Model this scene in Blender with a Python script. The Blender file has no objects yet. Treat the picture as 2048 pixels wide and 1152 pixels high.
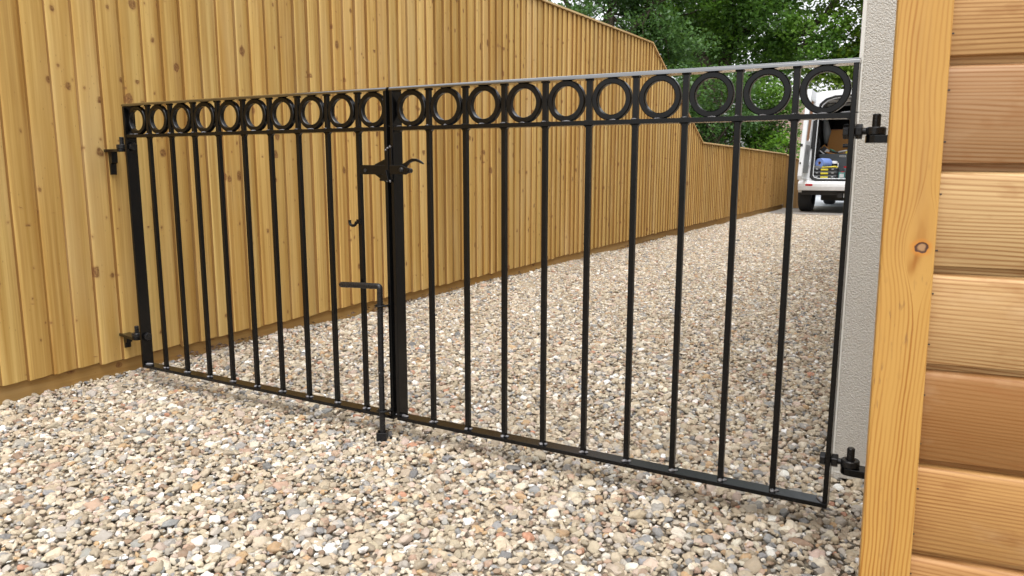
import bpy, math, random
import numpy as np
from mathutils import Vector, Matrix, Quaternion

random.seed(7)
rng = np.random.default_rng(11)
S = bpy.context.scene
C = S.collection
R = math.radians

# ------------------------------------------------------------------ camera
CAM_H = 0.76
cd = bpy.data.cameras.new('camera')
cam = bpy.data.objects.new('camera', cd)
C.objects.link(cam)
cd.sensor_width = 36.0
cd.lens = 1502.8 / 2048 * 36.0
cd.clip_start = 0.02
cd.clip_end = 600
cam.matrix_world = Matrix.Translation((0, 0, CAM_H)) @ Matrix.Rotation(math.pi / 2 - 0.1607, 4, 'X') @ Matrix.Rotation(0.0017, 4, 'Z')
cd.dof.use_dof = True
cd.dof.focus_distance = 2.6
cd.dof.aperture_fstop = 20.0
S.camera = cam

# ------------------------------------------------------------------ world: bright overcast
w = bpy.data.worlds.new('World')
S.world = w
w.use_nodes = True
wt = w.node_tree
wt.nodes.clear()
sky = wt.nodes.new('ShaderNodeTexSky')
sky.sky_type = 'NISHITA'
sky.sun_disc = False
SUN_EL, SUN_AZ = R(66), R(183)      # azimuth clockwise from +Y
sky.sun_elevation = SUN_EL
sky.sun_rotation = SUN_AZ
sky.air_density = 1.0
sky.dust_density = 4.0
hsv = wt.nodes.new('ShaderNodeHueSaturation')
hsv.inputs['Saturation'].default_value = 0.14
hsv.inputs['Value'].default_value = 2.2
bg = wt.nodes.new('ShaderNodeBackground')
bg.inputs['Strength'].default_value = 0.15
wo = wt.nodes.new('ShaderNodeOutputWorld')
wt.links.new(sky.outputs[0], hsv.inputs['Color'])
wt.links.new(hsv.outputs[0], bg.inputs[0])
wt.links.new(bg.outputs[0], wo.inputs[0])

sl = bpy.data.lights.new('sun', 'SUN')
sl.energy = 0.6
sl.angle = R(40)
sl.color = (1.0, 0.985, 0.96)
so = bpy.data.objects.new('sun', sl)
C.objects.link(so)
sd = Vector((math.sin(SUN_AZ) * math.cos(SUN_EL), math.cos(SUN_AZ) * math.cos(SUN_EL), math.sin(SUN_EL)))
so.rotation_euler = sd.to_track_quat('Z', 'Y').to_euler()
so.location = (0, -3, 8)

S.render.engine = 'CYCLES'
S.view_settings.view_transform = 'Standard'
S.view_settings.look = 'None'
S.view_settings.gamma = 1
S.view_settings.use_curve_mapping = False
S.view_settings.exposure = 0.20
S.cycles.max_bounces = 8

# ------------------------------------------------------------------ helpers
def tag(o, label=None, cat=None, group=None, kind=None):
    if label: o['label'] = label
    if cat: o['category'] = cat
    if group: o['group'] = group
    if kind: o['kind'] = kind
    return o

def thing(name, label, cat, loc=(0, 0, 0), rz=0, group=None):
    o = bpy.data.objects.new(name, None)
    o.empty_display_size = 0.1
    C.objects.link(o)
    o.location = loc
    o.rotation_euler = (0, 0, rz)
    return tag(o, label, cat, group)

class MB:
    def __init__(s):
        s.v = []; s.f = []
    def add(s, vs, fs, M=None):
        b = len(s.v)
        for p in vs:
            p = Vector(p)
            s.v.append(tuple(M @ p) if M else tuple(p))
        for f in fs:
            s.f.append(tuple(i + b for i in f))
        return s
    def box(s, x0, x1, y0, y1, z0, z1, M=None):
        return s.add([(x0, y0, z0), (x1, y0, z0), (x1, y1, z0), (x0, y1, z0), (x0, y0, z1), (x1, y0, z1), (x1, y1, z1), (x0, y1, z1)],
                     [(0, 3, 2, 1), (4, 5, 6, 7), (0, 1, 5, 4), (1, 2, 6, 5), (2, 3, 7, 6), (3, 0, 4, 7)], M)
    def prism(s, poly, a, b, axis='y', M=None):
        n = len(poly)
        def P(u, v, w):
            return {'y': (u, w, v), 'x': (w, u, v), 'z': (u, v, w)}[axis]
        vs = [P(u, v, a) for u, v in poly] + [P(u, v, b) for u, v in poly]
        fs = [tuple(range(n)), tuple(range(2 * n - 1, n - 1, -1))]
        for i in range(n):
            j = (i + 1) % n
            fs.append((i, i + n, j + n, j))
        return s.add(vs, fs, M)
    def tube(s, pts, r, seg=12, cap=True, M=None):
        pts = [Vector(p) for p in pts]
        rs = r if isinstance(r, (list, tuple)) else [r] * len(pts)
        b = []
        prev = None
        vs = []
        for i, p in enumerate(pts):
            if i == 0: d = pts[1] - p
            elif i == len(pts) - 1: d = p - pts[i - 1]
            else: d = (pts[i + 1] - p).normalized() + (p - pts[i - 1]).normalized()
            d.normalize()
            if prev is None:
                a = Vector((0, 0, 1)) if abs(d.z) < 0.9 else Vector((1, 0, 0))
                x = d.cross(a).normalized()
            else:
                x = (prev - d * prev.dot(d)).normalized()
            prev = x
            y = d.cross(x)
            for k in range(seg):
                t = 2 * math.pi * k / seg
                vs.append(p + (x * math.cos(t) + y * math.sin(t)) * rs[i])
        fs = []
        for i in range(len(pts) - 1):
            for k in range(seg):
                k2 = (k + 1) % seg
                fs.append((i * seg + k, i * seg + k2, (i + 1) * seg + k2, (i + 1) * seg + k))
        if cap:
            fs.append(tuple(range(seg - 1, -1, -1)))
            o = (len(pts) - 1) * seg
            fs.append(tuple(o + k for k in range(seg)))
        return s.add(vs, fs, M)
    def ring(s, ro, ri, d, seg=48, M=None, c=0.0018):
        # axis along y
        prof = [(ro, -d / 2 + c), (ro, d / 2 - c), (ro - c, d / 2), (ri + c, d / 2), (ri, d / 2 - c), (ri, -d / 2 + c), (ri + c, -d / 2), (ro - c, -d / 2)]
        n = len(prof); vs = []; fs = []
        for k in range(seg):
            t = 2 * math.pi * k / seg
            for (r, y) in prof:
                vs.append((r * math.cos(t), y, r * math.sin(t)))
        for k in range(seg):
            k2 = (k + 1) % seg
            for i in range(n):
                j = (i + 1) % n
                fs.append((k * n + i, k2 * n + i, k2 * n + j, k * n + j))
        return s.add(vs, fs, M)
    def build(s, name, mat, parent=None, smooth=False, bevel=0, loc=None, label=None):
        import bmesh
        me = bpy.data.meshes.new(name)
        me.from_pydata(s.v, [], s.f)
        bm = bmesh.new(); bm.from_mesh(me)
        bmesh.ops.recalc_face_normals(bm, faces=bm.faces)
        bm.to_mesh(me); bm.free()
        me.materials.append(mat)
        o = bpy.data.objects.new(name, me)
        C.objects.link(o)
        if parent: o.parent = parent
        if loc: o.location = loc
        if smooth:
            me.polygons.foreach_set('use_smooth', [True] * len(me.polygons))
            if smooth == 'auto':
                me.set_sharp_from_angle(angle=R(38))
        if bevel:
            m = o.modifiers.new('bevel', 'BEVEL'); m.width = bevel; m.segments = 2; m.limit_method = 'ANGLE'; m.angle_limit = R(35)
        if label: o['label'] = label
        return o

def inst(src, parent, loc=None, rot=None, scale=None):
    o = src.copy()
    C.objects.link(o)
    o.parent = parent
    if loc is not None: o.location = loc
    if rot is not None: o.rotation_euler = rot
    if scale is not None: o.scale = scale
    return o

# ------------------------------------------------------------------ material kit
class G:
    """small node-graph writer"""
    def __init__(s, name):
        s.m = bpy.data.materials.new(name); s.m.use_nodes = True
        s.t = s.m.node_tree; s.n = s.t.nodes
        s.b = s.n['Principled BSDF']
    def new(s, ty, **kw):
        n = s.n.new(ty)
        for k, v in kw.items(): setattr(n, k, v)
        return n
    def put(s, sock, v):
        if hasattr(v, 'is_output') or isinstance(v, bpy.types.NodeSocket): s.t.links.new(v, sock)
        elif v is not None:
            if isinstance(v, (tuple, list)) and len(v) == 3 and sock.type == 'RGBA': v = (*v, 1)
            sock.default_value = v
    def math(s, op, a, b=None, c=None, clamp=False):
        n = s.new('ShaderNodeMath', operation=op, use_clamp=clamp)
        s.put(n.inputs[0], a); s.put(n.inputs[1], b)
        if c is not None: s.put(n.inputs[2], c)
        return n.outputs[0]
    def coord(s, kind='Object'):
        return s.new('ShaderNodeTexCoord').outputs[kind]
    def mapping(s, vec, scale=(1, 1, 1), loc=(0, 0, 0), rot=(0, 0, 0)):
        n = s.new('ShaderNodeMapping')
        s.put(n.inputs[0], vec); n.inputs['Scale'].default_value = scale
        s.put(n.inputs['Location'], loc)
        n.inputs['Rotation'].default_value = rot
        return n.outputs[0]
    def noise(s, vec, scale=5, detail=3, rough=0.5, dist=0, out='Fac'):
        n = s.new('ShaderNodeTexNoise')
        s.put(n.inputs['Vector'], vec); n.inputs['Scale'].default_value = scale
        n.inputs['Detail'].default_value = detail; n.inputs['Roughness'].default_value = rough
        n.inputs['Distortion'].default_value = dist
        return n.outputs[out]
    def voro(s, vec, scale=5, feature='F1', out='Distance', rand=1):
        n = s.new('ShaderNodeTexVoronoi', feature=feature)
        s.put(n.inputs['Vector'], vec); n.inputs['Scale'].default_value = scale
        n.inputs['Randomness'].default_value = rand
        return n.outputs[out] if out != 'both' else n
    def ramp(s, f, stops, interp='LINEAR'):
        n = s.new('ShaderNodeValToRGB'); cr = n.color_ramp; cr.interpolation = interp
        while len(cr.elements) < len(stops): cr.elements.new(0.5)
        for e, (p, c) in zip(cr.elements, stops):
            e.position = p
            e.color = (*c, 1) if isinstance(c, (tuple, list)) else (c, c, c, 1)
        s.put(n.inputs[0], f)
        return n.outputs[0]
    def range(s, v, a, b, c=0, d=1, smooth=False):
        n = s.new('ShaderNodeMapRange')
        if smooth: n.interpolation_type = 'SMOOTHSTEP'
        s.put(n.inputs[0], v)
        for i, x in enumerate((a, b, c, d)): n.inputs[i + 1].default_value = x
        return n.outputs[0]
    def mix(s, f, a, b, mode='MIX'):
        n = s.new('ShaderNodeMix', data_type='RGBA', blend_type=mode)
        s.put(n.inputs[0], f); s.put(n.inputs[6], a); s.put(n.inputs[7], b)
        return n.outputs[2]
    def sep(s, v):
        n = s.new('ShaderNodeSeparateXYZ'); s.put(n.inputs[0], v); return n.outputs
    def comb(s, x, y, z):
        n = s.new('ShaderNodeCombineXYZ')
        s.put(n.inputs[0], x); s.put(n.inputs[1], y); s.put(n.inputs[2], z); return n.outputs[0]
    def rand(s):
        return s.new('ShaderNodeObjectInfo').outputs['Random']
    def vadd(s, a, b):
        n = s.new('ShaderNodeVectorMath', operation='ADD'); s.put(n.inputs[0], a); s.put(n.inputs[1], b); return n.outputs[0]
    def bump(s, h, strength=0.3, dist=0.002, normal=None):
        n = s.new('ShaderNodeBump'); s.put(n.inputs['Height'], h)
        n.inputs['Strength'].default_value = strength; n.inputs['Distance'].default_value = dist
        if normal: s.put(n.inputs['Normal'], normal)
        return n.outputs[0]
    def out(s, color=None, rough=None, metal=None, normal=None, spec=None, **kw):
        i = s.b.inputs
        if color is not None: s.put(i['Base Color'], color)
        if rough is not None: s.put(i['Roughness'], rough)
        if metal is not None: s.put(i['Metallic'], metal)
        if normal is not None: s.put(i['Normal'], normal)
        if spec is not None: s.put(i['Specular IOR Level'], spec)
        for k, v in kw.items(): s.put(i[k.replace('_', ' ')], v)
        return s.m

def plain(name, col, rough=0.5, metal=0, var=0.08, scale=8, **kw):
    g = G(name)
    n = g.noise(g.coord(), scale, 4, 0.6)
    c = g.mix(n, tuple(max(0, x * (1 - var)) for x in col), tuple(x * (1 + var) for x in col))
    r = g.range(n, 0.3, 0.7, max(0.02, rough - 0.06), rough + 0.06)
    return g.out(c, r, metal, **kw)

def mat_black_metal(name='black_gate_paint', base=0.0035, rough=0.20, spec=0.30, coat=0.0):
    g = G(name); v = g.coord()
    n = g.noise(v, 30, 4, 0.6)
    c = g.mix(n, (base * 0.9, base * 0.88, base * 0.9), (base * 1.3, base * 1.25, base * 1.3))
    dust = g.range(g.noise(v, 500, 2, 0.5), 0.78, 0.86)
    c = g.mix(g.math('MULTIPLY', dust, 0.25), c, (0.10, 0.085, 0.07))
    r = g.range(g.noise(v, 60, 4, 0.6), 0.3, 0.7, rough - 0.03, rough + 0.05)
    h = g.noise(v, 900, 2, 0.5)
    return g.out(c, r, 0, g.bump(h, 0.05, 0.0002), spec=spec, Coat_Weight=coat, Coat_Roughness=0.12, Coat_IOR=2.1)

def mat_fence(name='fence_board_wood', c_hi=(0.74, 0.52, 0.205), c_lo=(0.47, 0.285, 0.078), dark=1.0, horiz=False):
    g = G(name)
    rnd = g.rand()
    off = g.comb(g.math('MULTIPLY', rnd, 37.0), g.math('MULTIPLY', rnd, 91.0), g.math('MULTIPLY', rnd, 53.0))
    v0 = g.coord()
    if horiz: v0 = g.mapping(v0, rot=(0, R(90), 0))
    v = g.vadd(v0, off)
    grain = g.noise(g.mapping(v, (70, 70, 1.6)), 1, 5, 0.6)
    streak = g.noise(g.mapping(v, (22, 22, 0.35)), 1, 3, 0.5)
    blot = g.noise(g.mapping(v, (5, 5, 1.2)), 1, 3, 0.55)
    c = g.mix(g.range(grain, 0.25, 0.75), c_lo, c_hi)
    c = g.mix(g.range(streak, 0.46, 0.68, 0, 0.75), c, (0.42 * dark, 0.23 * dark, 0.055 * dark))
    st2 = g.noise(g.mapping(v, (45, 45, 0.8)), 1, 4, 0.65)
    c = g.mix(g.range(st2, 0.50, 0.74, 0, 0.7), c, (0.34 * dark, 0.17 * dark, 0.04 * dark))
    c = g.mix(g.range(blot, 0.5, 0.75, 0, 0.5), c, (0.60 * dark, 0.44 * dark, 0.23 * dark))
    # per board tone
    tone = g.ramp(g.math('FRACT', g.math('MULTIPLY', rnd, 7.31)), [(0, (0.78, 0.74, 0.62)), (0.3, (1.02, 0.98, 0.88)), (0.65, (0.88, 0.88, 0.80)), (1, (1.12, 1.12, 1.12))])
    c = g.mix(1.0, c, tone, 'MULTIPLY')
    # knots
    vx, vy, vz = g.sep(v)
    kv = g.comb(g.math('MULTIPLY', vx, 15.0), g.math('MULTIPLY', vz, 12.0), 0.0)
    pos = g.new('ShaderNodeNewGeometry').outputs['Position']
    whorl = g.range(g.noise(g.mapping(pos, (0.9, 0.9, 7.5)), 1.3, 2, 0.4), 0.53, 0.60, 0.86, 0.08)
    kn = g.voro(kv, 1, out='both'); kn.voronoi_dimensions = '2D'
    kd = g.math('ADD', kn.outputs['Distance'], g.math('MULTIPLY', g.math('SUBTRACT', g.noise(v, 70, 3), 0.5), 0.22))
    gate = g.math('GREATER_THAN', g.sep(kn.outputs['Color'])[0], whorl)
    size = g.math('MULTIPLY', g.math('POWER', g.sep(kn.outputs['Color'])[1], 3.0), 0.22)
    k = g.math('MULTIPLY', g.math('SUBTRACT', g.math('ADD', size, 0.055), kd), 18.0, clamp=True)
    k = g.math('MULTIPLY', k, gate)
    halo = g.math('MULTIPLY', g.math('SUBTRACT', g.math('ADD', size, 0.14), kd), 6.0, clamp=True)
    halo = g.math('MULTIPLY', g.math('MULTIPLY', halo, gate), 0.55)
    c = g.mix(halo, c, (0.36 * dark, 0.18 * dark, 0.06 * dark))
    kmot = g.range(g.noise(v, 140, 2), 0.35, 0.65, 0.35, 0.85)
    c = g.mix(g.math('MULTIPLY', k, kmot), c, (0.13, 0.05, 0.018))
    # fine pin specks
    sp = g.voro(g.mapping(v, (60, 60, 22)), 1)
    c = g.mix(g.range(sp, 0.10, 0.04, 0, 0.5), c, (0.14, 0.07, 0.03))
    # rare long drying cracks
    cr = g.noise(g.mapping(v, (130, 130, 1.1)), 1, 1, 0.4)
    c = g.mix(g.range(cr, 0.80, 0.84, 0, 0.7), c, (0.12, 0.06, 0.025))
    saw = g.noise(g.mapping(v, (18, 18, 330)), 1, 2, 0.6)
    h = g.math('ADD', g.math('MULTIPLY', grain, 0.6), g.math('MULTIPLY', saw, 0.5))
    h = g.math('SUBTRACT', h, g.math('MULTIPLY', k, 0.4))
    return g.out(c, 0.72, 0, g.bump(h, 0.35, 0.0012), spec=0.25)

def mat_cladding():
    g = G('pine_cladding_wood')
    rnd = g.rand()
    off = g.comb(g.math('MULTIPLY', rnd, 11.0), g.math('MULTIPLY', rnd, 71.0), g.math('MULTIPLY', rnd, 5.0))
    v = g.vadd(g.coord(), off)
    warp = g.noise(g.mapping(v, (2.0, 6, 16)), 1, 2, 0.4)
    x, y, z = g.sep(v)
    ph = g.math('ADD', g.math('MULTIPLY', z, 1250.0), g.math('MULTIPLY', warp, 34.0))
    ph = g.math('ADD', ph, g.math('MULTIPLY', x, 55.0))
    band = g.math('POWER', g.math('ADD', g.math('MULTIPLY', g.math('SINE', ph), 0.5), 0.5), 2.2)
    fade = g.range(g.noise(g.mapping(v, (4, 5, 25)), 1, 3), 0.35, 0.7)
    fine = g.noise(g.mapping(v, (9, 100, 260)), 1, 3, 0.6)
    tone = g.new('ShaderNodeObjectInfo').outputs['Color']
    c = g.mix(g.math('MULTIPLY', band, g.math('ADD', g.math('MULTIPLY', fade, 0.55), 0.38)), tone, (0.20, 0.075, 0.016))
    c = g.mix(g.range(fine, 0.4, 0.75, 0, 0.45), c, (0.30, 0.145, 0.05))
    pale = g.noise(g.mapping(v, (7, 4, 12)), 1, 4, 0.6)
    c = g.mix(g.range(pale, 0.58, 0.78, 0, 0.30), c, (0.60, 0.45, 0.28))
    dk = g.noise(g.mapping(v, (12, 6, 30)), 1.3, 3, 0.6)
    c = g.mix(g.range(dk, 0.56, 0.74, 0, 0.5), c, (0.25, 0.10, 0.028))
    h = g.math('ADD', g.math('MULTIPLY', band, 0.3), fine)
    return g.out(c, g.range(pale, 0.3, 0.7, 0.42, 0.6), 0, g.bump(h, 0.22, 0.0012), spec=0.28)

def mat_trim(xk=0.043, zk=0.6625):
    g = G('pine_corner_trim_wood')
    v = g.coord()
    x, y, z = g.sep(v)
    w1 = g.noise(g.mapping(v, (6, 6, 2.6)), 1, 2, 0.4)
    w2 = g.noise(g.mapping(v, (30, 30, 9)), 1, 3, 0.5)
    u = g.math('SUBTRACT', x, xk)
    dz = g.math('MULTIPLY', g.math('SUBTRACT', z, zk), 17.0)
    gs = g.math('MULTIPLY', g.math('EXPONENT', g.math('MULTIPLY', g.math('MULTIPLY', dz, dz), -1.0)), 0.017)
    uu = g.math('SQRT', g.math('MAXIMUM', g.math('SUBTRACT', g.math('MULTIPLY', u, u), g.math('MULTIPLY', gs, gs)), 0.0))
    uu = g.math('MULTIPLY', uu, g.math('SIGN', u))
    ph = g.math('ADD', g.math('MULTIPLY', uu, 1150.0), g.math('MULTIPLY', w1, 62.0))
    ph = g.math('ADD', ph, g.math('MULTIPLY', w2, 9.0))
    band = g.math('POWER', g.math('ADD', g.math('MULTIPLY', g.math('SINE', ph), 0.5), 0.5), 2.4)
    amp = g.range(g.noise(g.mapping(v, (45, 45, 3)), 1, 3), 0.35, 0.65, 0.15, 0.95)
    c = g.mix(g.noise(g.mapping(v, (25, 25, 4)), 1, 3), (0.43, 0.225, 0.050), (0.49, 0.285, 0.080))
    c = g.mix(g.range(g.noise(g.mapping(v, (18, 18, 2.2)), 1.4, 4, 0.6), 0.50, 0.72, 0, 0.6), c, (0.32, 0.165, 0.055))
    c = g.mix(g.math('MULTIPLY', band, amp), c, (0.27, 0.10, 0.014))
    pit = g.noise(g.mapping(v, (240, 240, 45)), 1, 2, 0.5)
    pz = g.range(g.noise(g.mapping(v, (30, 30, 10)), 1, 2), 0.5, 0.65)
    c = g.mix(g.math('MULTIPLY', g.range(pit, 0.60, 0.72), g.math('MULTIPLY', pz, 0.75)), c, (0.20, 0.10, 0.04))
    # the knot
    kx = g.math('MULTIPLY', u, 1.0)
    kz = g.math('MULTIPLY', g.math('SUBTRACT', z, zk), 1.15)
    d = g.math('SQRT', g.math('ADD', g.math('MULTIPLY', kx, kx), g.math('MULTIPLY', kz, kz)))
    d = g.math('ADD', d, g.math('MULTIPLY', g.math('SUBTRACT', g.noise(v, 160, 2), 0.5), 0.004))
    c = g.mix(g.range(d, 0.014, 0.008, 0, 0.75), c, (0.50, 0.19, 0.03))
    c = g.mix(g.range(d, 0.0082, 0.0072), c, (0.07, 0.03, 0.018))
    c = g.mix(g.range(d, 0.0058, 0.0040), c, (0.34, 0.19, 0.09))
    h = g.math('SUBTRACT', g.math('MULTIPLY', band, 0.3), g.range(d, 0.0085, 0.006))
    return g.out(c, 0.48, 0, g.bump(h, 0.25, 0.001), spec=0.28)

def mat_render_wall():
    g = G('roughcast_render'); v = g.coord()
    a = g.noise(v, 240, 3, 0.55, 0.35)
    b = g.voro(g.mapping(v, (1, 1, 1.0)), 260)
    big = g.noise(v, 3, 4, 0.6)
    c = g.mix(big, (0.54, 0.52, 0.475), (0.60, 0.58, 0.535))
    c = g.mix(g.range(a, 0.28, 0.45, 0.22, 0.0), c, (0.46, 0.42, 0.35))
    h = g.math('ADD', g.range(a, 0.3, 0.62), g.math('MULTIPLY', b, -0.35))
    return g.out(c, 0.9, 0, g.bump(h, 0.65, 0.0026), spec=0.2)

def mat_stone():
    g = G('gravel_stone')
    at = g.new('ShaderNodeAttribute'); at.attribute_type = 'INSTANCER'; at.attribute_name = 'tint'
    rnd = g.rand()
    v = g.vadd(g.coord(), g.comb(g.math('MULTIPLY', rnd, 41.0), g.math('MULTIPLY', rnd, 17.0), 0.0))
    n = g.noise(v, 2.2, 4, 0.65)
    c = g.mix(g.range(n, 0.3, 0.75), at.outputs['Color'], (0.30, 0.27, 0.22))
    c = g.mix(0.45, at.outputs['Color'], c)
    spk = g.noise(v, 14, 2, 0.6)
    c = g.mix(g.range(spk, 0.60, 0.72, 0, 0.28), c, (0.16, 0.14, 0.12))
    c = g.mix(g.range(g.noise(v, 9, 3), 0.60, 0.75, 0, 0.35), c, (0.62, 0.58, 0.50))
    return g.out(c, g.range(n, 0.3, 0.7, 0.55, 0.8), 0, g.bump(spk, 0.3, 0.05), spec=0.3)

def mat_ground():
    g = G('gravel_bed'); v = g.coord()
    vo = g.voro(v, 75, out='both')
    cc = g.sep(vo.outputs['Color'])[0]
    c = g.ramp(cc, [(0, (0.16, 0.13, 0.10)), (0.35, (0.28, 0.23, 0.17)), (0.7, (0.38, 0.33, 0.25)), (1, (0.48, 0.44, 0.38))])
    c = g.mix(g.range(vo.outputs['Distance'], 0.35, 0.75), c, (0.10, 0.08, 0.06))
    return g.out(c, 0.9, 0, g.bump(vo.outputs['Distance'], -0.9, 0.01), spec=0.2)

def mat_leaf(name, c1, c2, c3):
    g = G(name)
    at = g.new('ShaderNodeAttribute'); at.attribute_name = 'tone'
    f = g.sep(at.outputs['Color'])
    c = g.ramp(f[0], [(0, c1), (0.5, c2), (1, c3)])
    c = g.mix(g.math('MULTIPLY', f[1], 0.35), c, tuple(min(1, x * 1.9) for x in c2))
    m = g.out(c, 0.42, 0, spec=0.4)
    tr = g.new('ShaderNodeBsdfTranslucent')
    g.t.links.new(g.mix(0.5, c, (0.16, 0.30, 0.03)), tr.inputs[0])
    mx = g.new('ShaderNodeMixShader'); mx.inputs[0].default_value = 0.40
    o = [n for n in g.n if n.type == 'OUTPUT_MATERIAL'][0]
    g.t.links.new(g.b.outputs[0], mx.inputs[1]); g.t.links.new(tr.outputs[0], mx.inputs[2])
    g.t.links.new(mx.outputs[0], o.inputs[0])
    return m

def mat_bark():
    g = G('bark'); v = g.coord()
    n = g.noise(g.mapping(v, (9, 9, 2)), 2, 5, 0.7)
    c = g.ramp(n, [(0.3, (0.025, 0.02, 0.015)), (0.7, (0.11, 0.09, 0.065))])
    return g.out(c, 0.9, 0, g.bump(n, 0.8, 0.03), spec=0.15)

def mat_brick():
    g = G('far_brickwork')
    b = g.new('ShaderNodeTexBrick')
    g.t.links.new(g.mapping(g.coord(), rot=(R(90), 0, 0)), b.inputs[0])
    b.inputs['Color1'].default_value = (0.38, 0.23, 0.18, 1); b.inputs['Color2'].default_value = (0.50, 0.34, 0.28, 1)
    b.inputs['Mortar'].default_value = (0.42, 0.38, 0.33, 1)
    b.inputs['Scale'].default_value = 1; b.inputs['Brick Width'].default_value = 0.225
    b.inputs['Row Height'].default_value = 0.075; b.inputs['Mortar Size'].default_value = 0.01
    return g.out(b.outputs[0], 0.85, 0, spec=0.2)

def mat_concrete(name, a, b, sc=6):
    g = G(name); v = g.coord()
    c = g.mix(g.noise(v, sc, 5, 0.65), a, b)
    c = g.mix(g.range(g.noise(v, 90, 2), 0.6, 0.7, 0, 0.3), c, tuple(x * 0.5 for x in a))
    return g.out(c, 0.85, 0, g.bump(g.noise(v, 60, 3), 0.3, 0.004), spec=0.25)

M = dict(
    metal=mat_black_metal(), toprail=mat_black_metal('handrail_gloss_paint', 0.0035, 0.2, 0.9, 1.0), weld=mat_black_metal('weld_bead_paint', 0.12, 0.22, 0.8),
    bolt=mat_black_metal('dark_steel_fixings', 0.012, 0.26),
    fence=mat_fence(), gravelboard=mat_fence('gravel_board_wood', (0.40, 0.25, 0.095), (0.29, 0.165, 0.055), 0.8, horiz=True),
    edge_shade=mat_fence('shaded_board_edge', (0.32, 0.18, 0.06), (0.17, 0.085, 0.028), 0.6),  # browner wood for near board edges: shade at the joints put into the colour
    oldfence=mat_fence('weathered_fence_wood', (0.34, 0.215, 0.10), (0.20, 0.115, 0.05), 0.55),
    cap=mat_fence('fence_cap_wood', (0.62, 0.47, 0.28), (0.50, 0.34, 0.18), horiz=True),
    clad=mat_cladding(), trim=mat_trim(), render=mat_render_wall(), stone=mat_stone(), ground=mat_ground(),
    bead=plain('white_corner_bead', (0.72, 0.72, 0.68), 0.5),
    van=plain('white_van_paint', (0.78, 0.79, 0.80), 0.25, var=0.02), vandoor=plain('white_door_inner', (0.66, 0.68, 0.69), 0.4, var=0.03),
    greytrim=plain('grey_door_trim', (0.20, 0.21, 0.21), 0.6), rubber=plain('black_rubber', (0.015, 0.015, 0.016), 0.7),
    tyre=plain('tyre_rubber', (0.02, 0.02, 0.021), 0.8), darklin=plain('dark_van_lining', (0.035, 0.033, 0.032), 0.8),
    red=plain('red_reflector', (0.45, 0.012, 0.02), 0.25), steel=plain('steel', (0.35, 0.35, 0.35), 0.35, 0.8),
    card=plain('brown_cardboard', (0.33, 0.16, 0.08), 0.8), orange=plain('orange_board', (0.36, 0.15, 0.012), 0.5),
    blue=plain('blue_paper', (0.22, 0.33, 0.72), 0.9, var=0.04), yellow=plain('yellow_plastic', (0.72, 0.60, 0.04), 0.4),
    blackp=plain('black_plastic', (0.02, 0.02, 0.022), 0.4), clear=plain('grey_lid_plastic', (0.22, 0.23, 0.24), 0.3),
    greybox=plain('grey_storage', (0.075, 0.085, 0.095), 0.5), whitep=plain('white_plastic', (0.8, 0.8, 0.8), 0.4),
    teal=plain('teal_label', (0.06, 0.22, 0.20), 0.5), green=plain('green_tool_grip', (0.02, 0.22, 0.13), 0.45),
    silver=plain('silver_label', (0.55, 0.55, 0.55), 0.4), bark=mat_bark(), brick=mat_brick(),
    rooftile=plain('roof_tiles', (0.13, 0.075, 0.055), 0.85),
    paving=mat_concrete('concrete_paving', (0.24, 0.225, 0.205), (0.33, 0.31, 0.285)),
    road=mat_concrete('pale_road', (0.42, 0.44, 0.47), (0.55, 0.57, 0.60)),
    soil=mat_concrete('dry_ground', (0.12, 0.11, 0.07), (0.20, 0.18, 0.12)),
    hole=plain('dark_recess', (0.012, 0.011, 0.01), 0.9), nail=plain('dark_nail', (0.035, 0.022, 0.016), 0.5),
    dryleaf=plain('dry_brown_leaf', (0.10, 0.060, 0.035), 0.8, var=0.4),
    leaf_oak=mat_leaf('oak_leaves', (0.035, 0.085, 0.014), (0.075, 0.165, 0.022), (0.14, 0.26, 0.028)),
    leaf_dark=mat_leaf('dark_leaves', (0.028, 0.065, 0.020), (0.055, 0.12, 0.035), (0.10, 0.19, 0.06)),
    leaf_yellow=mat_leaf('yellow_green_leaves', (0.045, 0.085, 0.010), (0.10, 0.16, 0.015), (0.17, 0.25, 0.022)),
    leaf_bright=mat_leaf('bright_leaves', (0.05, 0.13, 0.010), (0.11, 0.24, 0.015), (0.17, 0.34, 0.02)),
)

# ------------------------------------------------------------------ frames of reference (metres)
AZ = 0.5125
Mg = Vector((-0.3, 2.03))
gd = Vector((math.cos(AZ), -math.sin(AZ)))
E2 = Vector((0.4978192, 0.86728083)); N2 = Vector((E2.y, -E2.x))
F0 = Vector((-3.003, 0)) + N2 * 0.03
FROT = math.atan2(E2.y, E2.x)
DROT = math.atan2(N2.y, N2.x)
def fw(t, n, z=0):
    p = F0 + E2 * t + N2 * n
    return (p.x, p.y, z)

# ------------------------------------------------------------------ setting
def sheet(name, pts, z, mat):
    mb = MB(); mb.add([(x, y, z) for x, y in pts], [tuple(range(len(pts)))])
    o = mb.build(name, mat); tag(o, kind='structure'); return o
sheet('ground', [(-150, -60), (150, -60), (150, 300), (-150, 300)], -0.030, M['soil'])
a = [fw(-3.5, -0.02), fw(14.35, -0.02), fw(14.6, 8.0), fw(-3.5, 8.0)]
sheet('driveway_gravel_bed', [p[:2] for p in a], -0.010, M['ground'])
a = [fw(14.35, -0.02), fw(17.2, -0.02), fw(17.2, 8.0), fw(14.6, 8.0)]
sheet('paving', [p[:2] for p in a], 0.006, M['paving'])
a = [fw(17.2, -12), fw(26.0, -12), fw(26.0, 22), fw(17.2, 22)]
sheet('road', [p[:2] for p in a], 0.002, M['road'])

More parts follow.
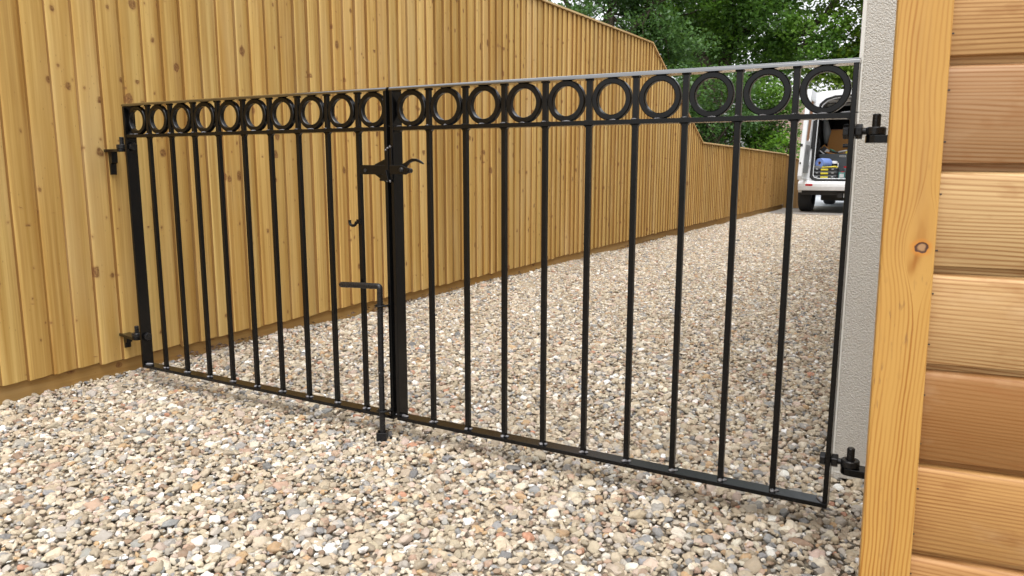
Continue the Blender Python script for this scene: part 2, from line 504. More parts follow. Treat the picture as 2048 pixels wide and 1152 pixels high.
# ------------------------------------------------------------------ gravel (instances of a few stones)
def make_stones():
    col = bpy.data.collections.new('stone_kinds')
    import bmesh
    out = []
    for i in range(14):
        bm = bmesh.new(); bmesh.ops.create_icosphere(bm, subdivisions=3, radius=1.0)
        r = np.random.default_rng(100 + i)
        ph = r.uniform(0, 6.28, (5, 3)); fr = r.uniform(0.8, 2.4, (5, 3)); am = r.uniform(0.03, 0.11, 5)
        planes = [(Vector(r.normal(size=3)).normalized(), r.uniform(0.55, 0.92)) for _ in range(1 + (i % 4) * 3)]
        for v in bm.verts:
            p = v.co.copy()
            k = 1 + sum(am[j] * math.sin(fr[j][0] * p.x * 2 + ph[j][0]) * math.cos(fr[j][1] * p.y * 2 + ph[j][1]) * math.cos(fr[j][2] * p.z * 2 + ph[j][2]) * 2 for j in range(5))
            p *= k
            for nrm, d in planes:
                q = p.dot(nrm)
                if q > d: p -= nrm * (q - d) * 0.88
            v.co = p
        me = bpy.data.meshes.new('stone'); bm.to_mesh(me); bm.free()
        me.polygons.foreach_set('use_smooth', [True] * len(me.polygons))
        if i % 4 > 1: me.set_sharp_from_angle(angle=R(24))
        me.materials.append(M['stone'])
        o = bpy.data.objects.new('stone', me); col.objects.link(o); out.append(o)
    return col

PAL = np.array([(.50, .41, .285), (.44, .355, .24), (.56, .475, .345), (.385, .31, .215), (.62, .55, .43), (.70, .64, .53), (.32, .26, .18),
                (.82, .80, .75), (.31, .30, .28), (.23, .235, .24), (.13, .135, .14), (.26, .165, .10), (.46, .29, .14), (.44, .29, .20), (.45, .20, .11), (.52, .40, .32), (.40, .365, .315)])
PW = np.array([15, 13, 14, 10, 9, 7, 7, 4.5, 6, 4.2, 1.8, 4.2, 3.6, 3.6, .8, 5.5, 9]); PW = PW / PW.sum()

def gravel_points(poly_ok, x0, x1, y0, y1, step):
    xs = np.arange(x0, x1, step); ys = np.arange(y0, y1, step)
    X, Y = np.meshgrid(xs, ys); X = X.ravel(); Y = Y.ravel()
    X = X + rng.uniform(-.55, .55, X.size) * step; Y = Y + rng.uniform(-.55, .55, Y.size) * step
    k = poly_ok(X, Y)
    return X[k], Y[k]

def lateral(X, Y): return (X - F0.x) * N2.x + (Y - F0.y) * N2.y
def along(X, Y): return (X - F0.x) * E2.x + (Y - F0.y) * E2.y

def region(X, Y):
    l = lateral(X, Y); t = along(X, Y)
    ok = (l > -0.035) & (t < 14.4 + 0.03 * l)
    right = np.maximum(0.50 * Y + 0.35, 0.9)
    return ok & (X < right) & (X > -0.95 * Y - 0.55)

X, Y = gravel_points(region, -3, 7.5, 0.75, 13.5, 0.0125)
dist = np.sqrt(X ** 2 + Y ** 2)
n0 = X.size
big = rng.random(n0)
size = rng.lognormal(math.log(0.0065), 0.37, n0)         # half length
size = np.clip(size, 0.0030, 0.0165)
sx = size * 0.95 * rng.uniform(0.95, 1.45, n0); sy = size * rng.uniform(0.75, 1.1, n0); sz = size * rng.uniform(0.45, 0.85, n0)
lat = lateral(X, Y)
lump = 0.004 * np.sin(X * 5.1 + 1.3 * np.sin(Y * 3.1)) * np.cos(Y * 4.3 + X)
edge = 0.020 * np.exp(-((lat + 0.03) / 0.09) ** 2) * (0.5 + 0.5 * np.sin(along(X, Y) * 5.3) * np.sin(along(X, Y) * 1.7 + 1))
Z = -0.0045 + rng.uniform(-0.0026, 0.0044, n0) + lump + np.maximum(edge, 0) + np.where(big > 0.93, 0.004, 0)
rx = rng.normal(0, 0.28, n0); ry = rng.normal(0, 0.28, n0); rzz = rng.uniform(0, 6.28, n0)
steep = rng.random(n0) < 0.12
rx[steep] += rng.uniform(-1.2, 1.2, steep.sum())
ci = rng.choice(len(PAL), n0, p=PW)
colr = PAL[ci] * rng.normal(1.12, 0.12, (n0, 1)) * (1 + rng.normal(0, 0.012, (n0, 3)))
lum = colr.mean(1, keepdims=True)
colr = np.clip((colr * 0.93 + lum * np.array([[0.062, 0.05, 0.048]])) * 0.90, 0.02, 0.85)
# dirtier, browner chips close against the gravel board
me = bpy.data.meshes.new('gravel')
me.vertices.add(n0)
me.vertices.foreach_set('co', np.stack([X, Y, Z], 1).astype(np.float32).ravel())
def att(name, ty, data):
    a = me.attributes.new(name, ty, 'POINT')
    a.data.foreach_set('color' if ty == 'FLOAT_COLOR' else 'vector' if ty == 'FLOAT_VECTOR' else 'value', np.ascontiguousarray(data).ravel())
att('spin', 'FLOAT_VECTOR', np.stack([rx, ry, rzz], 1).astype(np.float32))
att('dims', 'FLOAT_VECTOR', np.stack([sx, sy, sz], 1).astype(np.float32))
att('tint', 'FLOAT_COLOR', np.concatenate([colr, np.ones((n0, 1))], 1).astype(np.float32))
att('kind_index', 'INT', rng.integers(0, 14, n0).astype(np.int32))
gravel = bpy.data.objects.new('gravel', me); C.objects.link(gravel)
tag(gravel, 'mixed beige, cream, grey and brown pebbles covering the driveway', 'gravel', kind='stuff')
me.materials.append(M['stone'])
ng = bpy.data.node_groups.new('scatter_stones', 'GeometryNodeTree')
ng.interface.new_socket('Geometry', in_out='INPUT', socket_type='NodeSocketGeometry')
ng.interface.new_socket('Geometry', in_out='OUTPUT', socket_type='NodeSocketGeometry')
nn = ng.nodes; L = ng.links.new
gi = nn.new('NodeGroupInput'); go = nn.new('NodeGroupOutput')
iop = nn.new('GeometryNodeInstanceOnPoints'); ci_ = nn.new('GeometryNodeCollectionInfo')
ci_.inputs['Collection'].default_value = make_stones()
ci_.inputs['Separate Children'].default_value = True; ci_.inputs['Reset Children'].default_value = True
iop.inputs['Pick Instance'].default_value = True
def na(name, ty):
    a = nn.new('GeometryNodeInputNamedAttribute'); a.data_type = ty; a.inputs['Name'].default_value = name; return a.outputs[0]
L(gi.outputs[0], iop.inputs['Points']); L(ci_.outputs[0], iop.inputs['Instance'])
L(na('kind_index', 'INT'), iop.inputs['Instance Index'])
L(na('spin', 'FLOAT_VECTOR'), iop.inputs['Rotation']); L(na('dims', 'FLOAT_VECTOR'), iop.inputs['Scale'])
L(iop.outputs[0], go.inputs[0])
gm = gravel.modifiers.new('scatter', 'NODES'); gm.node_group = ng
print('stones', n0)

# ------------------------------------------------------------------ long fence
TOP = [(-2.5, 1.900), (6.37, 1.907), (8.62, 1.929), (10.47, 1.040), (12.07, 1.026), (15.85, 0.984)]
def ztop(t):
    for (a, za), (b, zb) in zip(TOP, TOP[1:]):
        if t <= b: return za + (zb - za) * (t - a) / (b - a)
    return TOP[-1][1]
T0 = -0.6; TE = 15.85
fence = thing('closeboard_fence', 'tall new feather-edge timber fence along the left of the drive, lower at its far end', 'fence', fw(T0, 0), FROT)
nmb = MB(); nmb.tube([(0, 0.002, 0), (0, -0.0006, 0)], 0.0021, 8)
_n = nmb.build('nail', M['nail']); nail_me = _n.data; bpy.data.objects.remove(_n)
PITCH = 0.0805
t = T0; k = 0
while t < TE - 0.02:
    wdt = PITCH + random.uniform(-0.007, 0.007)
    za = ztop(t) - 0.012; zb = ztop(t + wdt) - 0.012
    z0 = 0.064 + random.uniform(-0.004, 0.004) + 0.02 * max(0, min(1, (t - 6) / 3))
    th = 0.0190 + random.uniform(-0.0025, 0.0030)
    ln = wdt + 0.018
    lift = 0.003
    cup = random.uniform(-0.0006, 0.0012)
    mid = ln * random.uniform(0.4, 0.6)
    lean = random.uniform(-0.003, 0.003)
    # cross-section in (t, outwards): thick near edge proud, thin far edge tucked under the next board
    prof = [(0.0, lift), (0.0, lift + th - 0.0055), (0.0012, lift + th - 0.0022), (0.0045, lift + th - 0.0004), (0.010, lift + th - 0.0002), (mid, 0.005 + (th - 0.003) * (1 - mid / ln) + 0.001 + cup), (ln * 0.80, 0.0075 + cup), (ln, 0.0030), (ln, 0.0006)]
    n = len(prof)
    vs = []
    rows = [z0, z0 + (za - z0) * 0.33, z0 + (za - z0) * 0.66, None]
    wob = [0, random.uniform(-0.0012, 0.0012), random.uniform(-0.0012, 0.0012), 0]
    for ri, zz in enumerate(rows):
        for (px, py) in prof:
            z = zz if zz is not None else (za + (zb - za) * min(1, px / wdt))
            if ri == 0: z += random.uniform(-0.0015, 0.0015)
            fr = (z - z0) / max(0.1, za - z0)
            vs.append((px + wob[ri] + lean * (fr - 0.5), -py, z - z0))
    fs = [tuple(range(n))[::-1], tuple(range(3 * n, 4 * n))]
    for r_ in range(3):
        for i in range(n):
            j = (i + 1) % n
            fs.append((r_ * n + i, r_ * n + j, (r_ + 1) * n + j, (r_ + 1) * n + i))
    mb = MB(); mb.add(vs, fs)
    o = mb.build('board', M['fence'], fence, loc=(t - T0, 0, z0), smooth='auto')
    o.data.materials.append(M['edge_shade'])
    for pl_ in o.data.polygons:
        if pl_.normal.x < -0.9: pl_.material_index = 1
    if k < 75:
        for zn in (0.33, 1.02, 1.63):
            xn = 0.036 + random.uniform(-0.006, 0.006)
            nl = bpy.data.objects.new('nail', nail_me); C.objects.link(nl); nl.parent = o
            nl.location = (xn, -(0.0048 + (th - 0.003) * (1 - xn / ln) + 0.0008), zn - z0 + random.uniform(-0.012, 0.012))
    t += wdt; k += 1
print('boards', k)
# gravel boards along the foot
tt = T0
gb_len = 3.0
while tt < TE:
    t2 = min(tt + gb_len, TE)
    mb = MB(); mb.box(0.004, t2 - tt - 0.004, 0.002, 0.026, -0.06, 0.0)
    mb2 = MB()
    zt = 0.150
    mb2.box(0.003, t2 - tt - 0.003, 0.0015, 0.024, -0.07, zt)
    mb2.build('gravel_board', M['gravelboard'], fence, bevel=0.002, loc=(tt - T0, 0, 0))
    tt = t2
# capping
for (a, za), (b, zb) in zip(TOP, TOP[1:]):
    aa = max(a, T0)
    if b <= T0: continue
    if aa != a: za = za + (zb - za) * (aa - a) / (b - a)
    segs = max(1, round((b - aa) / 3.0))
    for i in range(segs):
        p = aa + (b - aa) * i / segs; q = aa + (b - aa) * (i + 1) / segs
        zp = za + (zb - za) * i / segs; zq = za + (zb - za) * (i + 1) / segs
        ln = math.hypot(q - p, zq - zp); an = math.atan2(zq - zp, q - p)
        mb = MB(); mb.add([(x, y, z) for x in (0.001, ln - 0.001) for (y, z) in ((-0.034, -0.002), (-0.034, 0.011), (0.0, 0.019), (0.030, 0.011), (0.030, -0.002))],
                          [(0, 1, 2, 3, 4), (9, 8, 7, 6, 5)] + [(i_, i_ + 5, (i_ + 1) % 5 + 5, (i_ + 1) % 5) for i_ in range(5)])
        o = mb.build('capping_rail', M['cap'], fence, loc=(p - T0, 0, zp - 0.008))
        o.rotation_euler = (0, -an, 0)
        mb = MB(); mb.box(0.001, ln - 0.001, -0.026, -0.020, -0.030, -0.003)
# posts and back rails (behind the boards)
pt = T0 + 0.2
while pt < TE:
    mb = MB(); mb.box(-0.05, 0.05, 0.030, 0.125, -0.05, ztop(pt) - 0.03)
    mb.build('post', M['fence'], fence, bevel=0.002, loc=(pt - T0, 0, 0)); pt += 2.9
# hinge brackets carried by the fence
def hook_bracket(parent, px, z, plen, M4, flip=1, foot=True):
    """pin at origin of M4; plate runs along -x (flip=1) or +x."""
    pass

# return fence at the far corner
ret = thing('short_return_fence', 'short darker weathered fence return at the far corner of the drive, left of the van', 'fence', fw(TE + 0.02, 0.0), DROT)
for i in range(6):
    x = i * 0.079
    zt0 = 0.975 - x * 0.42; zt1 = 0.975 - (x + .08) * 0.42
    mb = MB(); mb.add([(0, 0.0, 0.02), (0, -0.015, 0.02), (0.092, -0.004, 0.02), (0.092, 0.0, 0.02), (0, 0, zt0), (0, -0.015, zt0), (0.092, -0.004, zt1), (0.092, 0, zt1)],
                      [(0, 1, 2, 3), (4, 5, 6, 7), (0, 1, 5, 4), (1, 2, 6, 5), (2, 3, 7, 6), (3, 0, 4, 7)])
    mb.build('board', M['oldfence'], ret, loc=(x, 0, 0))
mb = MB(); mb.box(0, 0.48, -0.03, 0.02, 0, 0.016)
o = mb.build('capping_rail', M['cap'], ret, loc=(0, 0, 0.975)); o.rotation_euler = (0, math.atan(0.42), 0)

# ------------------------------------------------------------------ gates
ZB, ZM, ZT = 0.0667, 0.8525, 0.9654
BAR = 0.0122
half = 0.0195
P = 0.112
def tapered_bar(z0, z1, sz=BAR):
    mb = MB(); h = sz / 2
    mb.box(-h, h, -h, h, z0, z1); return mb
weld_me = None
def weld(parent, loc, sc=(1, 1, 1)):
    global weld_me
    if weld_me is None:
        import bmesh
        bm = bmesh.new(); bmesh.ops.create_icosphere(bm, subdivisions=2, radius=0.005)
        for v in bm.verts:
            f = 1 + 0.28 * math.sin(v.co.x * 2300 + 1) * math.cos(v.co.y * 1900) + 0.12 * math.sin(v.co.z * 3100)
            v.co = v.co * f
            v.co.z *= 0.5
        weld_me = bpy.data.meshes.new('weld_bead'); bm.to_mesh(weld_me); bm.free()
        weld_me.polygons.foreach_set('use_smooth', [True] * len(weld_me.polygons))
        weld_me.materials.append(M['weld'])
    o = bpy.data.objects.new('weld_bead', weld_me); C.objects.link(o); o.parent = parent
    o.location = loc; o.scale = tuple(q * 1.25 for q in sc); o.rotation_euler = (0, 0, random.uniform(0, 6))
    return o

def gate(side, label):
    if side == 'R':
        s_first, s_a, s_b = 0.0983, -0.0140, 1.1075
    else:
        s_first, s_a, s_b = -0.138 - 8 * P, -1.141, -0.0255
    org = s_b if side == 'R' else s_a
    loc = Mg + gd * org
    root = thing('metal_gate', label, 'gate', (loc.x, loc.y, 0), -AZ, 'pair of black driveway gates')
    def X(s): return s - org
    x0, x1 = X(s_a), X(s_b)
    T = 0.0098
    # rails
    mb = MB(); mb.box(x0, x1, -half, half, ZB - T, ZB)
    bot = mb.build('bottom_rail', M['metal'], root, bevel=0.0008)
    mb = MB()
    mb.box(x0 + T, x1 - T, -half + 0.001, half - 0.001, ZM, ZM + 0.0100)
    f = 0.0062
    xs = [X(s_first + i * P) for i in range(9)]
    for x in xs:
        for sg in (-1, 1):
            e = x + sg * BAR / 2
            mb.prism([(e, ZM + 0.0005), (e, ZM - f), (e + sg * 0.0016, ZM - 0.0028), (e + sg * f, ZM - 0.0001), (e + sg * f, ZM + .0005)], -0.0058, 0.0058)
    for e, sg in ((x0 + T, 1), (x1 - T, -1)):
        mb.prism([(e, ZM + 0.0005), (e, ZM - f), (e + sg * 0.0016, ZM - 0.0028), (e + sg * f, ZM - 0.0001), (e + sg * f, ZM + .0005)], -0.016, 0.016)
    mb.build('middle_rail', M['metal'], root, bevel=0.0012)
    # convex top rail
    prof = []
    hw = half + 0.0015
    zt = ZT
    prof = [(-hw, zt - 0.0105)] + [(-hw * math.cos(math.pi * q / 20), zt - 0.0063 + 0.0065 * math.sin(math.pi * q / 20)) for q in range(21)] + [(hw, zt - 0.0105)]
    mb = MB(); mb.prism([(y, z) for y, z in prof], x0 - 0.001, x1 + 0.001, axis='x')
    mb.build('top_rail', M['toprail'], root, smooth='auto')
    # stiles
    for (a, b) in ((x0, x0 + T), (x1 - T, x1)):
        mb = MB(); mb.box(a, b, -half - 0.0003, half + 0.0003, ZB + 0.0002, ZT - 0.0108)
        st = mb.build('stile', M['metal'], root, bevel=0.0008)
        inner = b if a == x0 else a
        sg = 1 if a == x0 else -1
        weld(st, (inner + sg * 0.003, -0.004, ZB + 0.001), (1.0, 3.0, 1.1))
        weld(st, (inner + sg * 0.003, 0.0, ZM + 0.0115), (0.9, 3.0, 0.7))
    first_bar = None
    for i, x in enumerate(xs):
        if first_bar is None:
            mb = MB(); h = BAR / 2
            mb.box(-h, h, -h, h, ZB, ZM)
            b1 = first_bar = mb.build('bar', M['metal'], root, bevel=0.0009, loc=(x, 0, 0))
            mb = MB(); mb.box(-h, h, -h, h, ZM + 0.0100, ZT - 0.0104)
            for zz, hh in ((ZT - 0.0135, 0.0032), (ZM + 0.0102, 0.0022)):
                mb.box(-h - 0.0022, h + 0.0022, -h - 0.0018, h + 0.0018, zz, zz + hh)
            s1 = mb.build('short_bar', M['metal'], root, bevel=0.0008, loc=(x, 0, 0))
            sb = s1
        else:
            b1 = inst(first_bar, root, (x, 0, 0)); sb = inst(s1, root, (x, 0, 0))
        weld(b1, (random.uniform(-.002, .002), -0.0078, ZB + 0.0012), (1.35, 0.9, 1.15))
        weld(b1, (0.0085, -0.001, ZB + 0.0008), (0.8, 1.0, 0.7))
        if random.random() < .8:
            weld(sb, (random.uniform(-.002, .003), -0.0078, ZM + 0.0112), (1.2, 0.6, 0.6))
    # rings
    cells = [(x0 + T, xs[0] - BAR / 2)] + [(xs[i] + BAR / 2, xs[i + 1] - BAR / 2) for i in range(8)] + [(xs[8] + BAR / 2, x1 - T)]
    ring0 = None
    zc = (ZM + 0.0100 + ZT - 0.0105) / 2
    for i, (a, b) in enumerate(cells):
        cx = (a + b) / 2
        if i == 0 and side == 'L': cx = b - 0.0475
        if i == 0 and side == 'R': cx = b - 0.0478
        if i == 9 and side == 'R': cx = a + 0.0478
        rot = (0, random.uniform(-0.15, 0.15), 0)
        if ring0 is None:
            mb = MB(); mb.ring(0.0470, 0.0338, 0.0150)
            ring0 = mb.build('ring', M['metal'], root, smooth='auto', loc=(cx, -0.001, zc)); ro = ring0
        else:
            ro = inst(ring0, root, (cx, -0.001 + random.uniform(-.0008, .0008), zc))
        weld(ro, (random.uniform(-.004, .004), -0.0075, -0.0462), (1.9, 0.7, 0.8))
        weld(ro, (random.uniform(-.004, .004), -0.0068, 0.0468), (2.0, 0.35, 0.6)).data = weld_dark()
    return root, X

_wd = []
def weld_dark():
    if not _wd:
        m = weld_me.copy(); m.materials[0] = M['metal']; _wd.append(m)
    return _wd[0]

gL, XL = gate('L', 'left leaf of the black ring-topped gates, hinged at the fence, with the drop bolt')
gR, XR = gate('R', 'right leaf of the black ring-topped gates, hinged between rendered wall and timber cladding')

# eye bolts on gates and pins on their supports
def hexnut(mb, cx, ax0, ax1, z, r, y=0):
    poly = [(r * math.cos(R(60 * i + 30)), r * math.sin(R(60 * i + 30))) for i in range(6)]
    n = 6
    vs = [(cx + ax0, y + p[0], z + p[1]) for p in poly] + [(cx + ax1, y + p[0], z + p[1]) for p in poly]
    fs = [tuple(range(6)), tuple(range(11, 5, -1))] + [(i, i + 6, (i + 1) % 6 + 6, (i + 1) % 6) for i in range(6)]
    mb.add(vs, fs)
def eye_bolt(root, xg, z, sg, L=0.036):
    # sg = outward direction (+1 right leaf, -1 left leaf)
    mb = MB()
    rod = [(xg - sg * 0.022, 0, z), (xg + sg * (L - 0.010), 0, z)]
    mb.tube(rod, 0.0060, 12)
    # thread ridges
    nth = 7
    for i in range(nth):
        a = xg + sg * (0.014 + i * 0.0016)
        mb.tube([(a, 0, z), (a + sg * 0.0008, 0, z)], 0.0068, 12)
    Mx = Matrix.Translation((xg + sg * L, 0, z)) @ Matrix.Rotation(R(90), 4, 'X')
    mb.ring(0.0182, 0.0086, 0.0150, 28, Mx)
    eb = mb.build('hinge_eye_bolt', M['bolt'], root, smooth='auto')
    mb = MB(); hexnut(mb, xg, sg * 0.0008, sg * 0.0130, z, 0.0145)
    mb.build('nut', M['bolt'], eb, bevel=0.0012)
    mb = MB(); hexnut(mb, xg, -sg * 0.0108, -sg * 0.0215, z, 0.0145)
    mb.build('nut', M['bolt'], eb, bevel=0.0012)
HZ_R = (0.8275, 0.158)
for z in HZ_R: eye_bolt(gR, XR(1.1075), z, 1)
HZ_L = (0.8235, 0.166)
for z in HZ_L: eye_bolt(gL, XL(-1.141), z, -1, 0.044)

# latch on the left leaf
LZ = 0.750
mb = MB()
mb.box(XL(-0.1155), XL(-0.026), -0.0245, -0.0195, LZ - 0.0125, LZ + 0.0125)
latch = mb.build('latch_plate', M['metal'], gL, bevel=0.0008)
mb = MB(); mb.prism([(XL(-0.084), LZ + 0.010), (XL(-0.082), LZ + 0.0145), (XL(-0.048), LZ + 0.028), (XL(-0.036), LZ + 0.034), (XL(-0.0362), LZ - 0.042), (XL(-0.050), LZ - 0.032), (XL(-0.084), LZ - 0.012)], -0.004, 0.001)
mb.build('latch_gusset', M['metal'], latch, bevel=0.0006)
mb = MB(); mb.prism([(XL(-0.020), LZ + 0.001), (XL(-0.0435), LZ - 0.0265), (XL(-0.0400), LZ - 0.0295), (XL(-0.012), LZ - 0.0285)], -0.034, -0.029)
mb.build('keep_wedge', M['metal'], latch, bevel=0.001)
mb = MB(); mb.tube([(XL(-0.0975), -0.0262, LZ - 0.002), (XL(-0.0975), -0.0243, LZ - 0.002)], 0.0050, 14)
mb.build('bolt_hole', M['hole'], latch, smooth='auto')
# keeper channel and lever carried by the right leaf
mb = MB()
mb.box(XR(-0.0185), XR(-0.0145), -0.030, 0.012, LZ - 0.030, LZ + 0.055)
mb.box(XR(-0.0270), XR(-0.0190), -0.0290, -0.0260, LZ - 0.028, LZ + 0.050)
mb.box(XR(-0.0142), XR(-0.0065), -0.0270, -0.0225, LZ - 0.026, LZ + 0.058)
keeper = mb.build('latch_keeper', M['metal'], gR, bevel=0.0006)
for q in ((-0.0185, 0.056), (-0.010, 0.060), (-0.024, 0.051), (-0.012, -0.030), (-0.022, -0.029)):
    weld(keeper, (XR(q[0]), -0.027, LZ + q[1]), (0.55, 0.5, 1.0))
mb = MB(); mb.box(XR(-0.0160), XR(0.030), -0.0275, -0.0226, LZ - 0.0122, LZ + 0.0128)
mb.prism([(XR(0.026), LZ - 0.0122), (XR(0.040), LZ - 0.0122), (XR(0.046), LZ - 0.009), (XR(0.0485), LZ - 0.002), (XR(0.0485), LZ + 0.005), (XR(0.026), LZ + 0.0128)], -0.0275, -0.0226)
lever = mb.build('latch_lever', M['metal'], gR, bevel=0.0012)
curve = [(0.022, 0.0040), (0.032, 0.0105), (0.040, 0.0165), (0.048, 0.0220), (0.058, 0.0253), (0.068, 0.0255), (0.078, 0.0228), (0.086, 0.0188), (0.0925, 0.0150)]
th = [0.0085, 0.0072, 0.0050, 0.0044, 0.0042, 0.0038, 0.0032, 0.0026, 0.0010]
up = []; dn = []
for i, (a, b) in enumerate(curve):
    p = Vector(curve[max(0, i - 1)]); q = Vector(curve[min(len(curve) - 1, i + 1)]); d = (q - p).normalized(); nr = Vector((-d.y, d.x))
    c_ = Vector((a, b)); up.append(c_ + nr * th[i]); dn.append(c_ - nr * th[i])
mb = MB(); poly = [(XR(p.x), LZ + p.y) for p in up] + [(XR(p.x), LZ + p.y) for p in reversed(dn)]
mb.prism(poly, -0.0225, -0.0165)
mb.build('thumb_lever', M['metal'], lever, bevel=0.001)
mb = MB(); mb.tube([(XR(0.0262), -0.0272, LZ), (XR(0.0262), -0.0295, LZ), (XR(0.0262), -0.0315, LZ)], [0.0072, 0.0066, 0.0040], 20)
mb.build('pivot_bolt', M['bolt'], lever, smooth='auto')
mb = MB(); mb.tube([(XR(0.0262), -0.0312, LZ), (XR(0.0262), -0.0319, LZ)], 0.0022, 6)
mb.build('bolt_socket_recess', M['hole'], lever)
mb = MB(); mb.tube([(XR(0.0490), -0.0250, LZ - 0.002), (XR(0.0490), -0.0165, LZ - 0.002)], 0.0065, 16)
mb.build('lever_boss', M['bolt'], lever, smooth='auto')

# rest hook on the ninth bar
mb = MB()
hk = []
for i in range(9):
    a = R(180 + 180 * i / 8)
    hk.append((XL(-0.1585) + 0.0115 * math.cos(a), -0.012, 0.605 + 0.0095 * math.sin(a)))
mb.tube([(hk[0][0] + 0.0005, -0.012, 0.611)] + hk + [(XL(-0.140), -0.010, 0.6085)], 0.0042, 8)
mb.box(XL(-0.1455), XL(-0.133), -0.0125, -0.0064, 0.601, 0.6135)
mb.build('bolt_rest_hook', M['metal'], gL, smooth='auto')

# drop bolt
yb = -0.037
xr_ = XL(-0.0485)
def arc(cx, cz, r, a0, a1, n=6):
    return [(cx + r * math.cos(R(a0 + (a1 - a0) * i / n)), yb, cz + r * math.sin(R(a0 + (a1 - a0) * i / n))) for i in range(n + 1)]
mb = MB()
xb = XL(-0.0520)
path = [(xb, yb, -0.008), (xb + 0.0005, yb, 0.2)] + [(xb + 0.0035, yb, 0.428)] + arc(xb + 0.0035 - 0.006, 0.430, 0.006, 0, 90, 5)
path += [(xb - 0.075, yb, 0.4335), (xb - 0.1335, yb, 0.4305), (xb - 0.1385, yb, 0.4302)]
rs = [0.0062] * (len(path) - 1) + [0.0040]
mb.tube(path, [r_ * 1.32 for r_ in rs], 18)
drop = mb.build('drop_bolt', M['bolt'], gL, smooth='auto')
mb = MB(); mb.tube([(xb + 0.001, yb - 0.0062, 0.195), (xb + 0.001, yb - 0.0085, 0.195)], [0.0028, 0.0018], 10)
mb.build('stop_pin', M['steel'], drop, smooth='auto')
for zz in (0.383, 0.0835):
    mb = MB()
    cx = xb + (0.0032 if zz > 0.2 else 0.0003)
    loop = []
    for i in range(13):
        a = R(20 + 300 * i / 12)
        loop.append((cx + 0.0130 * math.cos(a) - 0.0005, yb + 0.0130 * math.sin(a), zz))
    loop = [(XL(-0.0285), -0.020, zz + 0.002), (XL(-0.0300), -0.028, zz)] + [(XL(-0.0345), -0.036, zz)] + loop[::-1]
    mb.tube(loop, 0.0028, 8)
    mb.build('bolt_guide', M['metal'], gL, smooth='auto')
# socket in the ground for the drop bolt
p = Mg + gd * (-0.0535)
nb = Vector((math.sin(AZ), math.cos(AZ)))
p = p + nb * yb
sock = MB()
for (a, b, c_, d) in ((-.0145, .0145, -.0145, -.0105), (-.0145, .0145, .0105, .0145), (-.0145, -.0105, -.0105, .0105), (.0105, .0145, -.0105, .0105)):
    sock.box(a, b, c_, d, -0.03, 0.022)
o = sock.build('bolt_socket', M['bolt'], bevel=0.001, loc=(p.x, p.y, 0)); o.rotation_euler = (0, 0, -AZ + 0.5)
tag(o, 'small square black metal socket sunk in the gravel under the drop bolt', 'socket')

# hinge brackets: left pair on the fence
def bracket(parent, pin_world, z, dir_world, length, hooked):
    """flat plate through the pin, running along dir_world; parent's frame is handled by matrix inverse."""
    ang = math.atan2(dir_world.y, dir_world.x)
    Mw = Matrix.Translation((pin_world.x, pin_world.y, 0)) @ Matrix.Rotation(ang, 4, 'Z')
    Ml = Matrix.Translation(parent.location) @ Matrix.Rotation(parent.rotation_euler.z, 4, 'Z')
    T_ = Ml.inverted() @ Mw
    mb = MB()
    hw = 0.0178
    poly = [(length, -hw), (0.0, -hw)] + [(-hw * math.sin(R(a)), -hw * math.cos(R(a))) for a in (30, 60, 90, 120, 150)] + [(0, hw), (length, hw)]
    mb.prism(poly, z - (0.0172 if hooked else 0.0225), z - 0.0078, axis='z', M=T_)
    if hooked:
        mb.prism([(length - 0.050, z - 0.017), (length - 0.048, z - 0.018 - hooked * 0.45), (length - 0.036, z - 0.020 - hooked * 0.5), (length - 0.034, z - 0.017 - hooked), (length - 0.025, z - 0.018 - hooked), (length - 0.021, z - 0.017)], -0.010, 0.010, axis='y', M=T_)
    br = mb.build('hinge_bracket', M['metal'], parent, bevel=0.0008)
    mb = MB(); mb.tube([(0, 0, z - 0.016), (0, 0, z + 0.031), (0, 0, z + 0.0325)], [0.0076, 0.0076, 0.0062], 20, M=T_)
    mb.build('hinge_pin', M['bolt'], br, smooth='auto')
    return br
for z in HZ_L:
    pin = Mg + gd * (-1.141 - 0.044)
    d = (-N2 * 0.98 + E2 * 0.18).normalized()
    bracket(fence, Vector((pin.x, pin.y)), z, d, 0.116, 0.078 if z > 0.5 else 0.042)

# ------------------------------------------------------------------ rendered house with its near corner beside the gate
hc = Vector((0.792, 1.772))
house = thing('rendered_house', 'house with cream roughcast rendered wall and pale corner bead, behind the right gate hinge', 'house', (hc.x, hc.y, 0), DROT)
mb = MB(); mb.box(0.006, 7.5, 0.0, 9.5, 0.012, 2.3)
mb.build('wall', M['render'], house)
mb = MB(); mb.box(-0.002, 0.0065, -0.0045, 0.0060, 0.008, 2.3)
mb.build('corner_bead', M['bead'], house, bevel=0.001)
mb = MB(); mb.box(0.0065, 7.5, -0.0075, -0.0005, 0.004, 0.016)
mb.build('bell_cast_bead', M['render'], house)
mb = MB(); mb.box(0.03, 7.4, 0.03, 9.4, -0.1, 0.012)
mb.build('plinth', M['soil'], house)
mb = MB(); mb.add([(-0.12, -0.15, 2.3), (7.6, -0.15, 2.3), (7.6, 9.65, 2.3), (-0.12, 9.65, 2.3), (3.75, -0.15, 3.3), (3.75, 9.65, 3.3)],
                  [(0, 1, 4), (2, 3, 5), (0, 4, 5, 3), (1, 2, 5, 4), (0, 3, 2, 1)])
mb.build('roof', M['rooftile'], house)

